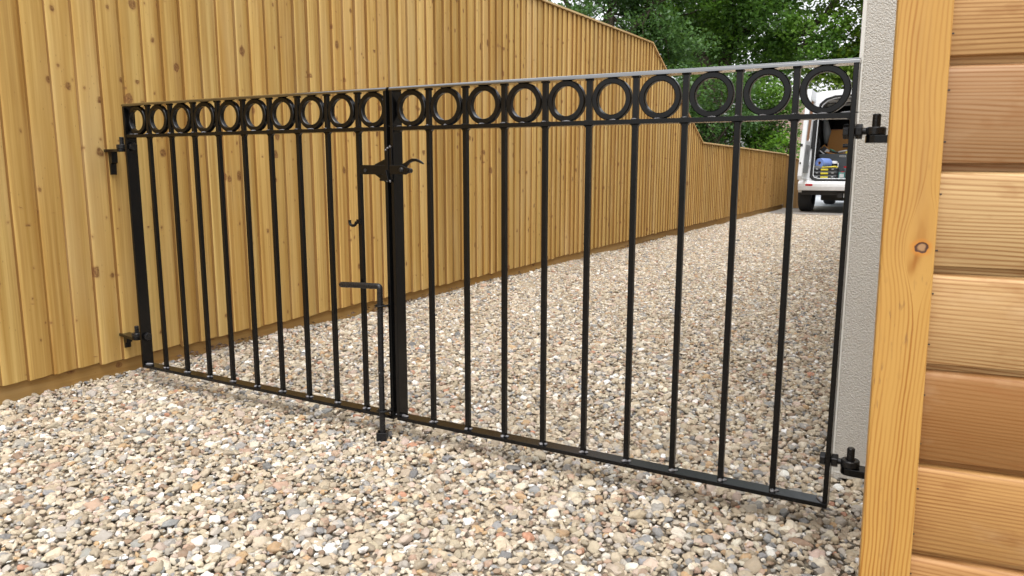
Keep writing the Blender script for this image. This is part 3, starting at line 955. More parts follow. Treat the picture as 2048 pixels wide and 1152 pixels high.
# ------------------------------------------------------------------ timber clad wall end close on the right
WA = R(20.5)
wx = Vector((math.cos(WA), -math.sin(WA)))
A0 = Vector((0.4680, 0.95))
clad = thing('timber_clad_wall', 'varnished pine clad wall with upright knotty corner trim, at the right edge', 'wall', (A0.x, A0.y, 0), -WA)
lean = 0.0085 / 0.75
mb = MB()
W_ = 0.0575
def px(z): return 0.0018 - (z - 0.40) * lean
zz0, zz1 = -0.02, 2.1
mb.add([(px(zz0), -0.020, zz0), (px(zz0) + W_ + .003, -0.020, zz0), (px(zz0) + W_ + .003, 0.012, zz0), (px(zz0) + 0.001, 0.006, zz0),
        (px(zz1), -0.020, zz1), (px(zz1) + W_, -0.020, zz1), (px(zz1) + W_, 0.012, zz1), (px(zz1) + 0.001, 0.006, zz1)],
       [(0, 3, 2, 1), (4, 5, 6, 7), (0, 1, 5, 4), (1, 2, 6, 5), (2, 3, 7, 6), (3, 0, 4, 7)])
mb.build('corner_trim', M['trim'], clad, bevel=0.0025)
joints = [0.0005, 0.1265, 0.252, 0.3775, 0.5045, 0.629, 0.755, 0.881, 1.0065, 1.132, 1.2575, 1.383, 1.5085, 1.634, 1.7595, 1.885, 2.0105]
for i, (a, b) in enumerate(zip(joints, joints[1:])):
    # profile (outwards y, z): rounded upper shoulder, chamfered dark lower edge
    prof = [(0.016, a + 0.0002), (0.0085, a + 0.0002), (0.0075, a + 0.0092), (-0.0028, a + 0.0100), (-0.0036, a + 0.0112), (-0.0036, b - 0.0110), (-0.0028, b - 0.0070), (-0.0008, b - 0.0035), (0.0025, b - 0.0012), (0.0070, b - 0.0001), (0.016, b - 0.0001)]
    tilt = random.uniform(-0.0005, 0.0012)
    mb = MB()
    n = len(prof)
    x0_, x1_ = 0.030, 1.15
    vs = [(x0_, y, z - a) for y, z in prof] + [(x1_, y, z - a - 0.004) for y, z in prof]
    fs = [tuple(range(n)), tuple(range(2 * n - 1, n - 1, -1))] + [(i_, i_ + n, (i_ + 1) % n + n, (i_ + 1) % n) for i_ in range(n)]
    mb.add(vs, fs)
    bd = mb.build('board', M['clad'], clad, smooth='auto', loc=(0, 0, a))
    bd.color = (*{1: (.42, .225, .085), 2: (.43, .235, .08), 3: (.27, .13, .042), 4: (.50, .32, .145), 5: (.52, .35, .165), 6: (.35, .205, .10)}.get(i, (.52, .31, .13)), 1)
    for zn in (0.031, 0.098):
        xn = px(a + zn) + W_ + 0.0035 + random.uniform(0, 0.0015)
        mb = MB(); mb.box(-0.0024, 0.0024, -0.0004, 0.002, -0.0009, 0.0009)
        mb.build('staple', M['nail'], bd, loc=(xn, -0.0036, zn + random.uniform(-.004, .004)))
mb = MB(); mb.box(0.03, 1.15, 0.017, 0.070, -0.02, 2.05)
mb.build('backing_frame', M['fence'], clad)
# hidden gate post behind the cladding carries the right brackets
gp = Mg + gd * 1.30
mb = MB()
Ml = (Matrix.Translation(clad.location) @ Matrix.Rotation(-WA, 4, 'Z')).inverted() @ Matrix.Translation((gp.x, gp.y, 0)) @ Matrix.Rotation(-AZ, 4, 'Z')
mb.box(-0.045, 0.045, -0.045, 0.045, -0.1, 1.1, Ml)
mb.build('gate_post', M['fence'], clad)
for z in HZ_R:
    pin = Mg + gd * (1.1075 + 0.036)
    bracket(clad, Vector((pin.x, pin.y)), z, gd, 0.118, 0)

# ------------------------------------------------------------------ van
VO = Vector((4.80, 12.55))
van = thing('panel_van', 'white panel van with open rear door and tools inside, at the end of the drive', 'van', (VO.x, VO.y, 0), DROT)
VW = 1.70
def side(z): return -0.055 if z < 0.9 else -0.055 + (z - 0.9) / 1.05 * 0.125
# shell: left side, right side, roof as shaped skins with thickness
mb = MB()
prof_l = [(z, side(z)) for z in (0.34, 0.6, 0.9, 1.2, 1.5, 1.75)] + [(1.86, 0.085), (1.93, 0.14), (1.955, 0.24)]
outer = [(x, z) for z, x in prof_l]
outer_r = [(VW - 0.05 - x, z) for x, z in outer][::-1]
ring_o = outer + [(0.5, 1.975), (0.8, 1.985), (1.15, 1.975)] + outer_r
def inset(p, d=0.05):
    c = Vector((0.8, 1.1)); v_ = Vector(p) - c
    return (p[0] + (d if p[0] < 0.8 else -d), p[1] - (d if p[1] > 1.8 else 0)) 
ring_i = [inset(p) for p in ring_o]
n = len(ring_o)
for (y0_, y1_) in ((0.0, 4.2),):
    vs = [(x, y0_, z) for x, z in ring_o] + [(x, y1_, z) for x, z in ring_o] + [(x, y0_, z) for x, z in ring_i] + [(x, y1_, z) for x, z in ring_i]
    fs = []
    for i in range(n - 1):
        fs.append((i, i + 1, i + 1 + n, i + n))
        fs.append((i + 2 * n, i + 3 * n, i + 1 + 3 * n, i + 1 + 2 * n))
        fs.append((i, i + 2 * n, i + 1 + 2 * n, i + 1))
    fs.append((0, n, 3 * n, 2 * n)); fs.append((n - 1, 3 * n - 1, 4 * n - 1, 2 * n - 1))
    mb.add(vs, fs)
body = mb.build('body', M['van'], van, smooth='auto')
# rear frame: face with rounded door opening
op = [(0.125, 0.60), (0.155, 0.565), (0.21, 0.545), (1.44, 0.545), (1.50, 0.565), (1.53, 0.62), (1.50, 1.55), (1.44, 1.76), (1.36, 1.83), (1.22, 1.87), (0.8, 1.885), (0.42, 1.87), (0.29, 1.83), (0.21, 1.76), (0.155, 1.55)]
outr = [(-0.045, 0.50), (-0.045, 0.49), (0.2, 0.49), (1.4, 0.49), (1.69, 0.49), (1.69, 0.60), (1.62, 1.55), (1.57, 1.80), (1.50, 1.93), (1.22, 1.968), (0.8, 1.982), (0.42, 1.968), (0.15, 1.925), (0.075, 1.80), (0.02, 1.55)]
n = len(op)
mb = MB()
for y in (-0.015, 0.05): mb.add([(x, y, z) for x, z in outr] + [(x, y, z) for x, z in op], [(i, (i + 1) % n, (i + 1) % n + n, i + n) for i in range(n)])
mb.add([(x, -0.015, z) for x, z in op] + [(x, 0.05, z) for x, z in op], [(i, (i + 1) % n, (i + 1) % n + n, i + n) for i in range(n)])
mb.add([(x, -0.015, z) for x, z in outr] + [(x, 0.05, z) for x, z in outr], [(i, (i + 1) % n, (i + 1) % n + n, i + n) for i in range(n)])
mb.build('rear_frame', M['van'], van, smooth='auto')
mb = MB(); pts = [Vector((x, -0.020, z)) for x, z in op]
mb.tube([(p.x, p.y, p.z) for p in pts + [pts[0], pts[1]]], 0.016, 8, cap=False)
mb.build('door_seal', M['rubber'], van, smooth=True)
mb = MB(); pts = [Vector((0.8 + (x - 0.8) * 0.955, 0.0, 1.2 + (z - 1.2) * 0.965)) for x, z in op]
mb.tube([(p.x, p.y, p.z) for p in pts + [pts[0], pts[1]]], 0.009, 8, cap=False)
mb.build('inner_flange', M['vandoor'], van, smooth=True)
# load space lining
mb = MB()
mb.box(0.06, 0.10, 0.06, 2.6, 0.56, 1.80); mb.box(1.54, 1.58, 0.06, 2.6, 0.56, 1.80)
mb.box(0.10, 1.54, 2.55, 2.6, 0.56, 1.85); mb.box(0.02, 1.63, 0.03, 4.1, 0.50, 0.555)
mb.build('load_space_lining', M['darklin'], van)
mb = MB(); mb.box(0.16, 1.48, 0.30, 0.36, 1.80, 1.84); mb.box(0.16, 1.48, 1.1, 1.16, 1.80, 1.84)
mb.build('roof_rib', M['vandoor'], van)
for i, x in enumerate((0.125, 0.17)):
    pass
# front of the van closed off
mb = MB(); mb.box(0.0, 1.64, 4.15, 4.2, 0.45, 1.9); mb.build('front_end', M['van'], van)
# bumper
mb = MB()
bp = [(-0.085, 0.375), (-0.105, 0.44), (-0.105, 0.485), (-0.085, 0.525), (0.03, 0.53), (0.03, 0.375)]
mb.prism([(y, z) for y, z in bp], -0.055, 1.70, axis='x')
bumper = mb.build('bumper', M['van'], van, bevel=0.015)
mb = MB(); mb.box(0.065, 0.175, -0.110, -0.100, 0.450, 0.482); mb.build('reflector', M['red'], bumper, bevel=0.003)
mb = MB(); mb.box(1.475, 1.585, -0.110, -0.100, 0.450, 0.482); mb.build('reflector', M['red'], bumper, bevel=0.003)
mb = MB(); mb.box(-0.02, 1.66, 0.02, 3.9, 0.30, 0.40); mb.box(0.25, 1.3, 0.35, 0.55, 0.20, 0.31); mb.build('underbody', M['darklin'], van, bevel=0.02)
mb = MB(); mb.tube([(0.585, -0.02, 0.30), (0.585, 0.5, 0.30)], 0.040, 14); mb.build('exhaust', M['darklin'], van, smooth='auto')
mb = MB(); mb.box(0.64, 0.70, 0.00, 0.02, 0.265, 0.33); mb.build('tow_bracket', M['silver'], van)
# wheels
def wheel(x, y):
    mb = MB()
    prof = [(0.22, 0.0), (0.295, 0.004), (0.315, 0.03), (0.318, 0.06), (0.318, 0.15), (0.315, 0.18), (0.295, 0.206), (0.22, 0.21), (0.20, 0.19), (0.20, 0.02)]
    seg = 40; n = len(prof); vs = []; fs = []
    for k_ in range(seg):
        a = 2 * math.pi * k_ / seg
        for r_, w_ in prof: vs.append((w_, r_ * math.cos(a), r_ * math.sin(a)))
    for k_ in range(seg):
        for i in range(n):
            fs.append((k_ * n + i, ((k_ + 1) % seg) * n + i, ((k_ + 1) % seg) * n + (i + 1) % n, k_ * n + (i + 1) % n))
    mb.add(vs, fs)
    e = bpy.data.objects.new('wheel', None); C.objects.link(e); e.parent = van; e.location = (x, y, 0.322)
    mb.build('tyre', M['tyre'], e, smooth='auto')
    mb = MB(); mb.tube([(0.03, 0, 0), (0.07, 0, 0), (0.16, 0, 0)], [0.14, 0.20, 0.20], 28); mb.build('rim', M['steel'], e, smooth='auto')
for x, y in ((-0.095, 0.50), (1.50, 0.50), (-0.095, 3.45), (1.50, 3.45)): wheel(x, y)

# open left rear door, hinged on the left pillar and swung out towards the drive
dr = bpy.data.objects.new('rear_door', None); C.objects.link(dr); dr.parent = van
dr.location = (0.045, -0.02, 0); dr.rotation_euler = (0, 0, R(-88.0)); dr['label'] = 'open left rear door with brown board in its window'
# door local: x from hinge outwards (0..0.74), y thickness, z height
def dlean(z): return 0.0 if z < 0.9 else (z - 0.9) / 1.05 * 0.075
# after the turn, +y of the door faces the van opening side
do = [(0.0, 0.56), (0.72, 0.56), (0.745, 0.62), (0.745, 1.55), (0.71, 1.93), (0.10, 1.93), (0.04, 1.80), (0.0, 1.5)]
hole = [(0.16, 1.16), (0.62, 1.16), (0.62, 1.70), (0.56, 1.78), (0.20, 1.78), (0.14, 1.66), (0.13, 1.4), (0.13, 1.2)]
n = len(do)
def dpt(x, z, y): return (x, y + dlean(z), z)
mb = MB()
for y in (-0.03, 0.03): mb.add([dpt(x, z, y) for x, z in do] + [dpt(x, z, y) for x, z in hole], [(i, (i + 1) % n, (i + 1) % n + n, i + n) for i in range(n)])
mb.add([dpt(x, z, -0.03) for x, z in do] + [dpt(x, z, 0.03) for x, z in do], [(i, (i + 1) % n, (i + 1) % n + n, i + n) for i in range(n)])
mb.add([dpt(x, z, -0.03) for x, z in hole] + [dpt(x, z, 0.03) for x, z in hole], [(i, (i + 1) % n, (i + 1) % n + n, i + n) for i in range(n)])
mb.build('door_shell', M['vandoor'], dr, bevel=0.006)
mb = MB(); hh = [((x - .38) * .97 + .38, (z - 1.46) * .97 + 1.46) for x, z in hole]
mb.add([dpt(x, z, 0.006) for x, z in hh] + [dpt(x, z, 0.014) for x, z in hh], [tuple(range(n)), tuple(range(2 * n - 1, n - 1, -1))])
mb.build('cardboard_blank', M['card'], dr)
tr_ = [(0.10, 0.66), (0.64, 0.66), (0.67, 0.72), (0.67, 0.98), (0.60, 1.10), (0.12, 1.10), (0.09, 1.05), (0.09, 0.70)]
mb = MB(); mb.add([dpt(x, z, 0.0305) for x, z in tr_] + [dpt(x, z, 0.045) for x, z in tr_], [tuple(range(8)), tuple(range(15, 7, -1))] + [(i, (i + 1) % 8, (i + 1) % 8 + 8, i + 8) for i in range(8)])
mb.build('inner_trim', M['greytrim'], dr, bevel=0.004)
mb = MB(); mb.tube([dpt(0.40, 0.99, 0.045), dpt(0.40, 0.99, 0.05)], 0.045, 16); mb.build('trim_hole', M['blackp'], dr)
for z in (0.78, 1.42):
    mb = MB(); mb.box(-0.03, 0.06, 0.030, 0.055, z, z + 0.07); mb.tube([(0, 0.045, z - 0.01), (0, 0.045, z + 0.08)], 0.014, 10)
    mb.build('hinge', M['vandoor'], dr, bevel=0.003)
mb = MB(); mb.box(-0.01, 0.02, 0.02, 0.10, 1.05, 1.5); mb.build('door_edge_seal', M['rubber'], dr, bevel=0.004)
mb = MB(); mb.box(0.73, 0.752, -0.02, 0.02, 1.07, 1.11); mb.box(0.735, 0.75, -0.01, 0.01, 0.8, 0.83); mb.build('latch', M['rubber'], dr)

dr2 = dr.copy(); C.objects.link(dr2); dr2.parent = van; dr2.location = (1.595, -0.02, 0); dr2.rotation_euler = (0, 0, R(-92)); dr2.scale = (1, -1, 1); dr2['label'] = 'open right rear door'
for ch in list(dr.children):
    c2 = ch.copy(); C.objects.link(c2); c2.parent = dr2

# ------------------------------------------------------------------ things in the van
def vthing(name, label, cat, x, y, z, rz=0, group=None):
    p = VO + N2 * x + E2 * y
    return thing(name, label, cat, (p.x, p.y, z), DROT + rz, group)
FZ = 0.5555
org0 = ['bottom organiser case of the stack of three with yellow latches in the van', 'middle organiser case of the stack of three with yellow latches in the van', 'top organiser case of the stack of three, under the yellow tools and the blue roll']
for i in range(3):
    r_ = vthing('organiser_case', org0[i], 'toolbox', 0.125, 0.13, FZ + i * 0.0625, random.uniform(-.02, .02), 'organiser cases stacked in the van')
    mb = MB(); mb.box(0, 0.37, 0, 0.30, 0.0, 0.050); mb.build('tray', M['blackp'], r_, bevel=0.004)
    mb = MB(); mb.box(-0.003, 0.373, -0.005, 0.303, 0.0503, 0.0605); mb.build('lid', M['clear'], r_, bevel=0.003)
    mb = MB(); mb.box(0.130, 0.245, -0.013, -0.0055, 0.020, 0.048); mb.build('latch', M['yellow'], r_, bevel=0.003)
    for x in (0.055, 0.295):
        mb = MB(); mb.box(x, x + 0.034, -0.010, -0.0055, 0.034, 0.048); mb.build('clip', M['silver'], r_, bevel=0.002)
p_ = vthing('paper_roll', 'blue paper towel roll lying on the organiser cases', 'paper roll', 0.225, 0.14, FZ + 0.188 + 0.078, -0.45)
mb = MB(); mb.ring(0.078, 0.026, 0.24, 36, Matrix.Translation((0, 0.12, 0))); mb.build('paper', M['blue'], p_, smooth='auto')
mb = MB(); mb.ring(0.0258, 0.022, 0.24, 24, Matrix.Translation((0, 0.12, 0))); mb.build('core', M['card'], p_, smooth='auto')
s_ = vthing('yellow_tool_strip', 'yellow handled hand saw lying in front of the blue roll on the cases', 'tool', 0.27, 0.12, FZ + 0.189, 0.0)
mb = MB(); mb.box(0.0, 0.24, 0.0, 0.03, 0.0, 0.018); mb.tube([(0.05, -0.01, 0.012), (0.15, -0.014, 0.014), (0.22, -0.01, 0.022)], [0.008, 0.011, 0.009], 8); mb.build('handle', M['yellow'], s_, bevel=0.002)
mb = MB(); mb.box(-0.12, 0.0, 0.01, 0.012, 0.0, 0.03); mb.build('blade', M['steel'], s_)
cap_ = vthing('white_spray_cap', 'small white capped tub right of the blue roll', 'tub', 0.42, 0.38, FZ + 0.19)
mb = MB(); mb.tube([(0, 0, 0), (0, 0, 0.065)], 0.045, 18); mb.build('base', M['blackp'], cap_, smooth='auto')
mb = MB(); mb.tube([(0, 0, 0.065), (0, 0, 0.09), (0, 0, 0.105), (0, 0, 0.112)], [0.055, 0.055, 0.044, 0.02], 18); mb.build('lid', M['whitep'], cap_, smooth='auto')
mb = MB(); mb.box(-0.006, 0.006, 0, 0.006, 0, 0.075); st_ = mb.build('white_marker', M['whitep'], loc=(*(VO + N2 * 0.50 + E2 * 0.2), FZ + 0.19)); st_.rotation_euler = (0, 0.1, DROT); tag(st_, 'thin white stick standing right of the white capped tub', 'marker')
gb = vthing('grey_storage_box', 'dark grey storage unit with a small pale label plate, behind the blue roll', 'cabinet', 0.15, 0.56, FZ)
mb = MB(); mb.box(0, 1.0, 0, 0.60, 0, 0.420); mb.build('carcass', M['greybox'], gb, bevel=0.006)
mb = MB(); mb.box(0.325, 0.425, -0.006, -0.0005, 0.365, 0.393); pl = mb.build('label_plate', M['silver'], gb)
mb = MB()
for i, (a_, b_) in enumerate(((0.335, 0.35), (0.354, 0.362), (0.366, 0.376), (0.380, 0.388), (0.392, 0.412))): mb.box(a_, b_, -0.0085, -0.0062, 0.374 + 0.002 * (i % 2), 0.384 + 0.001 * (i % 3))
mb.build('print', M['blackp'], pl)
ob = vthing('orange_board', 'orange tool case lid standing open at the back of the van', 'lid', 0.24, 0.92, FZ + 0.423)
mb = MB(); mb.box(0, 0.62, 0, 0.02, 0.0, 0.40); mb.build('panel', M['orange'], ob, bevel=0.006)
mb = MB(); mb.box(-0.008, 0.628, -0.004, 0.024, 0.402, 0.414); mb.box(-0.010, -0.001, -0.004, 0.024, 0, 0.40); mb.build('rim', M['card'], ob)
tb = vthing('open_toolbox', 'tipped yellow and black toolbox spilling tools on the grey unit', 'toolbox', 0.10, 0.60, FZ + 0.435)
Mt = Matrix.Translation((0.05, 0.05, 0.045)) @ Matrix.Rotation(R(38), 4, 'Y')
mb = MB(); mb.box(0, 0.24, 0, 0.16, 0, 0.10, Mt); mb.build('tray', M['blackp'], tb, bevel=0.004)
mb = MB(); mb.box(-0.004, 0.244, -0.006, 0.0, 0.098, 0.112, Mt); mb.box(-0.012, -0.001, -0.006, 0.16, 0.0, 0.112, Mt); mb.build('rim', M['orange'], tb)
mb = MB(); mb.box(-0.004, 0.22, -0.010, -0.007, -0.012, 0.004, Mt); mb.build('edge', M['whitep'], tb)
mb = MB(); mb.box(0.07, 0.13, -0.012, -0.0005, 0.03, 0.09, Mt); mb.build('gauge', M['silver'], tb)
for i, (x, y, z, rr, mt, lb) in enumerate(((0.31, 0.62, 0.50, 28, 'green', 'green gripped tool lying over the tipped toolbox edge'), (0.36, 0.60, 0.452, 5, 'blackp', 'black tool in the heap right of the tipped toolbox'), (0.45, 0.59, 0.448, -12, 'silver', 'silver spanner on the grey unit right of the black tool'), (0.25, 0.60, 0.448, 14, 'orange', 'orange gripped tool under the tipped toolbox rim'))):
    h = vthing('hand_tool', lb, 'tool', x, y, FZ + z, 0, 'hand tools on the grey unit')
    Mt = Matrix.Rotation(R(rr), 4, 'Y')
    mb = MB(); mb.tube([(0, 0, 0), (0.05, 0, 0), (0.12, 0, 0), (0.16, 0, 0)], [0.010, 0.013, 0.012, 0.005], 8, M=Mt); mb.build('grip', M[mt], h, smooth='auto')
    mb = MB(); mb.tube([(0.16, 0, 0), (0.24, 0, 0)], 0.004, 6, M=Mt); mb.build('shaft', M['steel'], h, smooth='auto')
jr = vthing('small_parts_jar', 'clear tub of fixings with a red lid, right of the organiser cases', 'tub', 0.575, 0.17, FZ)
mb = MB(); mb.box(-0.045, 0.045, -0.03, 0.03, 0, 0.115); mb.build('body', M['teal'], jr, bevel=0.004)
mb = MB(); mb.box(-0.032, 0.032, -0.036, -0.0305, 0.03, 0.09); mb.build('label_patch', M['silver'], jr)
mb = MB(); mb.tube([(0.01, 0, 0.116), (0.01, 0, 0.128)], 0.030, 14); mb.build('lid', M['red'], jr, smooth='auto')
t2_ = vthing('steel_tin', 'small shiny tin at the door sill, right of the clear tub', 'tin', 0.665, 0.15, FZ)
mb = MB(); mb.tube([(0, 0, 0), (0, 0, 0.07)], 0.030, 16); mb.tube([(0, 0, 0.071), (0, 0, 0.078)], 0.026, 16); mb.build('can', M['steel'], t2_, smooth='auto')

for (nm, lb, ct, x, y, z, parts_) in (
    ('cable_coil', 'brown and black coil of cable at the left of the organiser cases', 'cable', 0.085, 0.20, FZ, 'coil'),
    ('spray_can', 'upright dark spray can behind the clear tub in the van', 'can', 0.60, 0.36, FZ, 'can'),
    ('folded_dust_sheet', 'dark folded sheet hanging high at the left inside the van', 'cloth', 0.16, 0.9, FZ + 0.75, 'cloth'),
    ('black_hose', 'black hose bundle at the left wall above the paper roll', 'hose', 0.14, 0.45, FZ + 0.36, 'hose'),
    ('battery_drill', 'black and yellow battery drill on the grey unit at its right', 'drill', 0.60, 0.62, FZ + 0.423, 'drill')):
    q_ = vthing(nm, lb, ct, x, y, z)
    if parts_ == 'coil':
        mb = MB()
        for zz in (0.02, 0.05, 0.08, 0.11, 0.14):
            mb.ring(0.045, 0.028, 0.02, 18, Matrix.Translation((0.0, 0, zz)) @ Matrix.Rotation(R(80 + zz * 100), 4, 'X'))
        mb.build('coil', M['card'], q_, smooth='auto')
    elif parts_ == 'can':
        mb = MB(); mb.tube([(0, 0, 0), (0, 0, 0.17), (0, 0, 0.185)], [0.033, 0.033, 0.02], 16); mb.build('body', M['greybox'], q_, smooth='auto')
        mb = MB(); mb.tube([(0, 0, 0.186), (0, 0, 0.215)], 0.024, 14); mb.build('cap', M['red'], q_, smooth='auto')
    elif parts_ == 'cloth':
        mb = MB(); mb.tube([(0, 0, 0.32), (0.02, 0, 0.2), (0.05, 0, 0.05), (0.04, 0, -0.15)], [0.03, 0.05, 0.07, 0.03], 9); mb.build('cloth', M['greytrim'], q_, smooth=True)
    elif parts_ == 'hose':
        mb = MB(); mb.tube([(0, 0, 0), (-0.02, 0, 0.12), (0.03, 0, 0.22), (0.00, 0, 0.32)], 0.016, 8); mb.tube([(0.04, 0, -0.03), (0.0, 0, 0.08), (0.05, 0, 0.17)], 0.014, 8); mb.build('hose', M['rubber'], q_, smooth=True)
    else:
        mb = MB(); mb.tube([(-0.09, 0, 0.13), (0.05, 0, 0.13)], 0.032, 12); mb.box(-0.015, 0.025, -0.018, 0.018, 0.03, 0.12); mb.build('body', M['blackp'], q_, smooth='auto')
        mb = MB(); mb.box(-0.04, 0.05, -0.035, 0.035, 0.0, 0.035); mb.build('battery', M['yellow'], q_, bevel=0.004)

# ------------------------------------------------------------------ trees
def leaf_mesh(name, clumps, mat, parent, per, size, seed, up=0.5):
    r = np.random.default_rng(seed)
    P_, Tn, Sz = [], [], []
    for (c, rad, flat) in clumps:
        m = max(12, int(per * (rad / 0.5) ** 2))
        d = r.normal(size=(m, 3)); d /= np.linalg.norm(d, axis=1)[:, None]
        q = rad * r.random((m, 1)) ** 0.45
        pts = np.array(c) + d * q * np.array([1, 1, flat])
        P_.append(pts)
        t_ = np.clip(r.normal(r.uniform(0.1, 0.9), 0.16, m), 0, 1)
        Tn.append(np.stack([t_, (r.random(m) < 0.12).astype(float) * r.random(m), t_], 1))
        Sz.append(size * r.uniform(0.6, 1.25, m))
    P_ = np.concatenate(P_); Tn = np.concatenate(Tn); Sz = np.concatenate(Sz); m = len(P_)
    nrm = r.normal(size=(m, 3)); nrm[:, 2] = np.abs(nrm[:, 2]) + up; nrm /= np.linalg.norm(nrm, axis=1)[:, None]
    a = r.normal(size=(m, 3)); a -= (a * nrm).sum(1)[:, None] * nrm; a /= np.linalg.norm(a, axis=1)[:, None]
    b = np.cross(nrm, a)
    L_ = Sz[:, None]; Wd = L_ * 0.62
    v = np.empty((m, 4, 3)); v[:, 0] = P_ - a * L_ / 2; v[:, 1] = P_ + b * Wd / 2 + nrm * L_ * .12; v[:, 2] = P_ + a * L_ / 2; v[:, 3] = P_ - b * Wd / 2 + nrm * L_ * .12
    me = bpy.data.meshes.new(name)
    me.vertices.add(m * 4); me.vertices.foreach_set('co', v.astype(np.float32).ravel())
    me.loops.add(m * 4); me.loops.foreach_set('vertex_index', np.arange(m * 4, dtype=np.int32))
    me.polygons.add(m); me.polygons.foreach_set('loop_start', np.arange(0, m * 4, 4, dtype=np.int32)); me.polygons.foreach_set('loop_total', np.full(m, 4, dtype=np.int32))
    me.update(calc_edges=True)
    at = me.attributes.new('tone', 'FLOAT_COLOR', 'POINT')
    cc = np.concatenate([np.repeat(Tn, 4, 0), np.ones((m * 4, 1))], 1)
    at.data.foreach_set('color', cc.astype(np.float32).ravel())
    me.materials.append(mat)
    o = bpy.data.objects.new(name, me); C.objects.link(o); o.parent = parent
    return m

def tree(name, label, cat, base, trunk_r, limbs, crown, nclump, clump_r, per, size, mat, seed, holes=(), group=None, flat=0.7, shell=0.45):
    r = np.random.default_rng(seed)
    root = thing(name, label, cat, (base[0], base[1], 0), 0, group)
    B = Vector(base)
    mb = MB()
    clumps = []
    for (c, rad) in crown:
        vol = rad[0] * rad[1] * rad[2]
        k_ = int(nclump * vol / sum(a[1][0] * a[1][1] * a[1][2] for a in crown))
        for _ in range(k_):
            d = r.normal(size=3); d /= np.linalg.norm(d)
            q = r.random() ** shell
            p = np.array(c) + d * q * np.array(rad)
            if any(np.linalg.norm((p - np.array(h[0])) / np.array(h[1])) < 1 for h in holes): continue
            clumps.append((tuple(p - np.array([base[0], base[1], 0])), clump_r * r.uniform(0.55, 1.3), flat))
    for li, (pts, r0, r1) in enumerate(limbs):
        n_ = len(pts)
        # resample with slight wobble
        pp = []
        for i in range(n_ - 1):
            for s_ in range(4):
                f = s_ / 4; q = Vector(pts[i]).lerp(Vector(pts[i + 1]), f)
                if not (i == 0 and s_ == 0): q += Vector(r.normal(0, 0.02 + 0.25 * r0 * 0.3, 3))
                pp.append(q)
        pp.append(Vector(pts[-1]))
        pp = [q - Vector((base[0], base[1], 0)) for q in pp]
        rs_ = [r0 + (r1 - r0) * i / (len(pp) - 1) for i in range(len(pp))]
        mb.tube(pp, rs_, 9)
    # twigs to clumps
    ends = [Vector(l[0][-1]) - Vector((base[0], base[1], 0)) for l in limbs] + [Vector(l[0][len(l[0]) // 2]) - Vector((base[0], base[1], 0)) for l in limbs]
    for c in clumps[::3]:
        c_ = Vector(c[0]); e = min(ends, key=lambda q: (q - c_).length)
        if (e - c_).length < 3.0:
            m1 = e.lerp(c_, 0.5) + Vector(r.normal(0, 0.12, 3))
            mb.tube([e, m1, c_], [0.035, 0.02, 0.006], 5)
    mb.build('trunk', M['bark'], root, smooth=True)
    m = leaf_mesh('crown', clumps, mat, root, per, size, seed + 1)
    print(name, len(clumps), m)
    return root

tree('oak_tree', 'big oak with forked dark trunk and mid green leaves, behind the fence', 'tree', (5.55, 21.0), 0.3,
     [([(5.55, 21, 0), (5.5, 21, 1.9), (5.35, 21, 3.2)], 0.34, 0.24), ([(5.35, 21, 3.1), (4.9, 20.9, 3.9), (4.1, 20.8, 4.6), (3.3, 20.7, 5.6)], 0.20, 0.08),
      ([(5.5, 21, 2.6), (5.9, 21.1, 4.0), (5.8, 21.1, 6.5)], 0.22, 0.10), ([(5.9, 21.1, 3.9), (6.9, 21, 4.9), (7.9, 20.9, 6.3)], 0.14, 0.06),
      ([(5.6, 21, 2.8), (6.9, 20.8, 3.3), (8.0, 20.7, 4.2)], 0.12, 0.05), ([(7.2, 21, 4.0), (8.1, 20.6, 4.6), (8.45, 20.5, 5.0), (8.5, 20.5, 5.9)], 0.10, 0.06)],
     [((5.6, 20.9, 6.0), (3.2, 2.4, 2.6)), ((4.3, 20.3, 3.6), (1.7, 1.3, 1.0)), ((7.2, 20.3, 3.7), (1.7, 1.3, 1.0))], 330, 0.55, 215, 0.125, M['leaf_oak'], 5,
     holes=[((5.30, 19.9, 3.35), (0.50, 1.6, 1.0)), ((4.6, 20.2, 4.2), (0.35, 1.4, 0.3)), ((8.35, 20.5, 5.1), (0.6, 3, 0.55)), ((6.2, 20.5, 3.1), (0.30, 1.4, 0.5)), ((7.7, 20.3, 3.15), (0.38, 2, 0.4))], shell=0.5)
tree('dark_tree', 'blue-green fine-leaved tree rising behind the top of the tall fence', 'tree', (2.2, 19.5), 0.25,
     [([(2.2, 19.5, 0), (2.2, 19.5, 2.5), (2.4, 19.5, 4.5)], 0.22, 0.14), ([(2.3, 19.5, 3.5), (1.2, 19.5, 5.0)], 0.12, 0.05), ([(2.3, 19.5, 3.2), (3.4, 19.3, 4.6)], 0.12, 0.05)],
     [((2.4, 19.5, 4.9), (2.3, 1.8, 2.6)), ((3.6, 19.0, 3.2), (1.1, 1.0, 1.1))], 165, 0.50, 200, 0.095, M['leaf_dark'], 15,
     holes=[((1.2, 19.2, 5.0), (0.35, 2.5, 0.3)), ((2.3, 19.2, 4.55), (0.35, 2.5, 0.22)), ((1.75, 19.2, 4.8), (0.2, 2.5, 0.2))])
